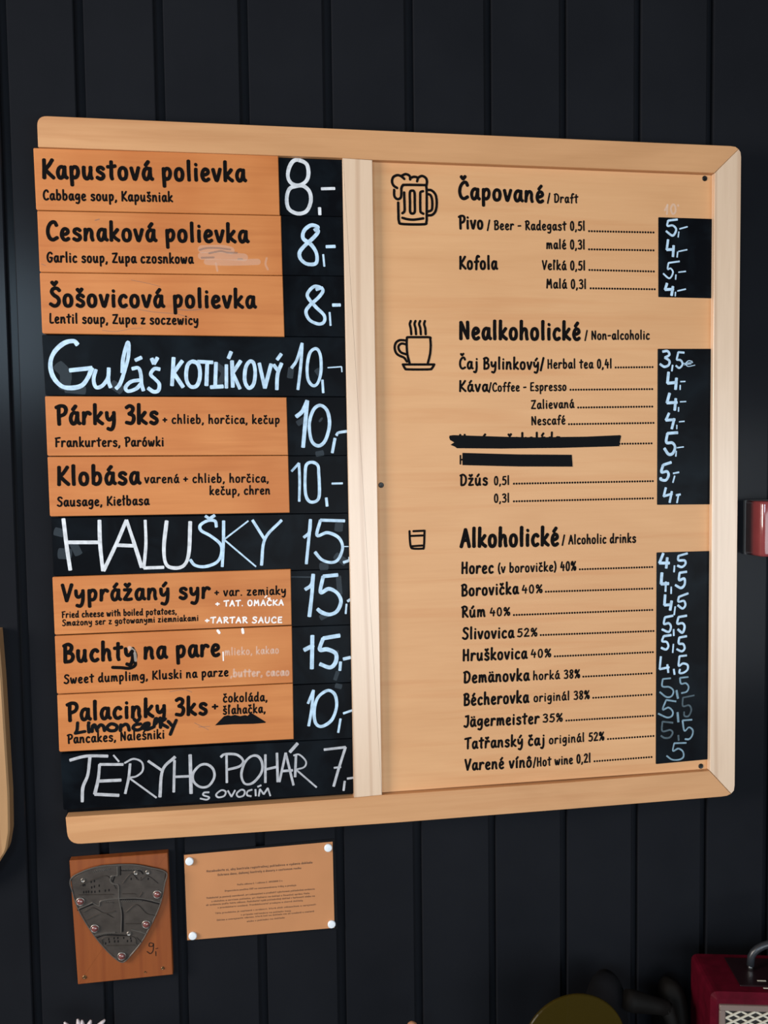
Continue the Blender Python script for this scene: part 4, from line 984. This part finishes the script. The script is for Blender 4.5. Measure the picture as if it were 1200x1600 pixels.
# ------------------------------------------------------------------ dim things on the ledge along the bottom edge
YLID = -0.125
p = on3(897, 1553, YLID)
R_ = on3(975, 1600, YLID).x - p.x + 0.0015
t = thing('round_lid', 'round dark yellow translucent disc on a stand, left of the radio', 'disc', (p.x, YLID, LEDGE))
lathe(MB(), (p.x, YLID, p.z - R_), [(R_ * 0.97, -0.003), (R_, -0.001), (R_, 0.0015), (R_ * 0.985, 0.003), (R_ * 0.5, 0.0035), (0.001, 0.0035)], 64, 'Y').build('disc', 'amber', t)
zc = p.z - 2 * R_
box(MB(), (p.x, YLID, (LEDGE + zc) / 2 + 0.003), (0.05, 0.012, zc - LEDGE + 0.006), 0.003).build('stand', 'tool_dark', t)
def lump(name, c, s, mat, label, cat, seed, extra=None):
    rnd = random.Random(seed); mb = MB(); U, V = 28, 16
    ph = [rnd.uniform(0, 6) for _ in range(6)]
    v = []; f = []
    for i in range(V + 1):
        th = math.pi * i / V
        for k in range(U):
            a = 2 * math.pi * k / U
            r = 1 + 0.10 * math.sin(2 * a + ph[0]) + 0.07 * math.sin(3 * a + 2 * th + ph[1]) + 0.05 * math.cos(5 * a + ph[2]) * math.sin(th)
            e = 0.75
            sx = math.copysign(abs(math.sin(th)) ** e, 1)
            zz = math.cos(th)
            v.append((c[0] + s[0] * r * sx * math.cos(a), c[1] + s[1] * r * sx * math.sin(a), c[2] + s[2] * math.copysign(abs(zz) ** e, zz)))
    for i in range(V):
        for k in range(U):
            j = (k + 1) % U
            f.append((i * U + k, (i + 1) * U + k, (i + 1) * U + j, i * U + j))
    mb.add(v, f)
    o = mb.build(name, mat, None, (c[0], c[1], LEDGE), smooth=True)
    return tag(o, label, cat)
pa = on3(945, 1540, -0.05)
zt = on3(945, 1516, -0.05).z
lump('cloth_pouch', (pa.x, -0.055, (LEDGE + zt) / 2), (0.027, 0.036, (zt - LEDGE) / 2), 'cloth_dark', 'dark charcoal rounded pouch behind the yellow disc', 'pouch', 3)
def wooden_mallet():
    y = -0.085
    a, b = on3(978, 1562, y), on3(1042, 1575, y); c = on3(1050, 1600, y)
    t = thing('bent_handle_tool', 'dark angular tool with a bent handle between pouch and radio', 'tool', (c.x, y, LEDGE))
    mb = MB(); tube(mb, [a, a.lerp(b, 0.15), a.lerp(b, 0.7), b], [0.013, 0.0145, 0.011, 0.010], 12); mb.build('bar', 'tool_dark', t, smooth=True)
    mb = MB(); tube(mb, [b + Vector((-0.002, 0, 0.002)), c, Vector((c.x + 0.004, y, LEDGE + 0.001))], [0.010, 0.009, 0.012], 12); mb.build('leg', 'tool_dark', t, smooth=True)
wooden_mallet()
pa = on3(1052, 1550, -0.045); zt = on3(1045, 1530, -0.045).z
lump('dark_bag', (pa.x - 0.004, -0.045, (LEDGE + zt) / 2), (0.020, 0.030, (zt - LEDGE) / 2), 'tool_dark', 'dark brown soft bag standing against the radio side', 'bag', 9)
def flower():
    y = -0.05
    c = on3(132, 1622, y)
    t = thing('white_flower', 'white felt flower, only petal tips showing at bottom left', 'flower', (c.x, y, LEDGE))
    mb = MB(); tube(mb, [(c.x, y, LEDGE), (c.x + 0.004, y, (LEDGE + c.z) / 2), (c.x, y, c.z)], 0.0022, 8); mb.build('stem', 'stem', t)
    tips = [(100, 1598), (121, 1593), (128, 1594.5), (142, 1594.5), (164, 1594), (175, 1615), (90, 1620), (112, 1640), (150, 1642)]
    for k, (px, py) in enumerate(tips):
        e = on3(px, py, y - 0.006); d = e - c; L_ = d.length; d.normalize(); s = d.cross(Vector((0, 1, 0))).normalized()
        v = []; n = 9
        for i in range(n):
            u = i / (n - 1); w = 0.0042 * (math.sin(math.pi * min(1, u * 0.86 + 0.10)) ** 0.6)
            pc = c + d * (L_ * u)
            bow = 0.004 * math.sin(math.pi * u)
            v += [tuple(pc - s * w + Vector((0, 0.0012 - bow, 0))), tuple(pc + Vector((0, -0.0014 - bow, 0))), tuple(pc + s * w + Vector((0, 0.0012 - bow, 0))), tuple(pc + Vector((0, 0.002 - bow, 0)))]
        f = []
        for i in range(n - 1):
            for q_ in range(4):
                r = (q_ + 1) % 4; f.append((4 * i + q_, 4 * i + r, 4 * i + 4 + r, 4 * i + 4 + q_))
        f.append((3, 2, 1, 0)); f.append((4 * n - 4, 4 * n - 3, 4 * n - 2, 4 * n - 1))
        pm = MB(); pm.add(v, f); pm.build('petal', 'petal', t, smooth=True)
    mb = MB(); lathe(mb, (c.x, y - 0.004, c.z), [(0.007, 0), (0.007, 0.003), (0.004, 0.006), (0.0005, 0.007)], 14, 'Y'); mb.build('flower_centre', 'cream', t, smooth=True)
flower()
p = on3(644, 1596.5, -0.06); h = p.z - LEDGE
mb = lathe(MB(), (p.x, -0.06, LEDGE), [(0.010, 0), (0.010, 0.006), (0.005, 0.012), (0.0045, h * 0.6), (0.006, h - 0.022), (0.0075, h - 0.010), (0.006, h - 0.003), (0.003, h - 0.0006), (0.0004, h)], 20)
o = mb.build('wooden_peg', 'tan_peg', None, (p.x, -0.06, LEDGE), smooth=True); tag(o, 'tan wooden peg whose rounded tip just shows at the bottom edge', 'peg')

for o in bpy.data.objects:
    if '_o' in o: del o['_o']
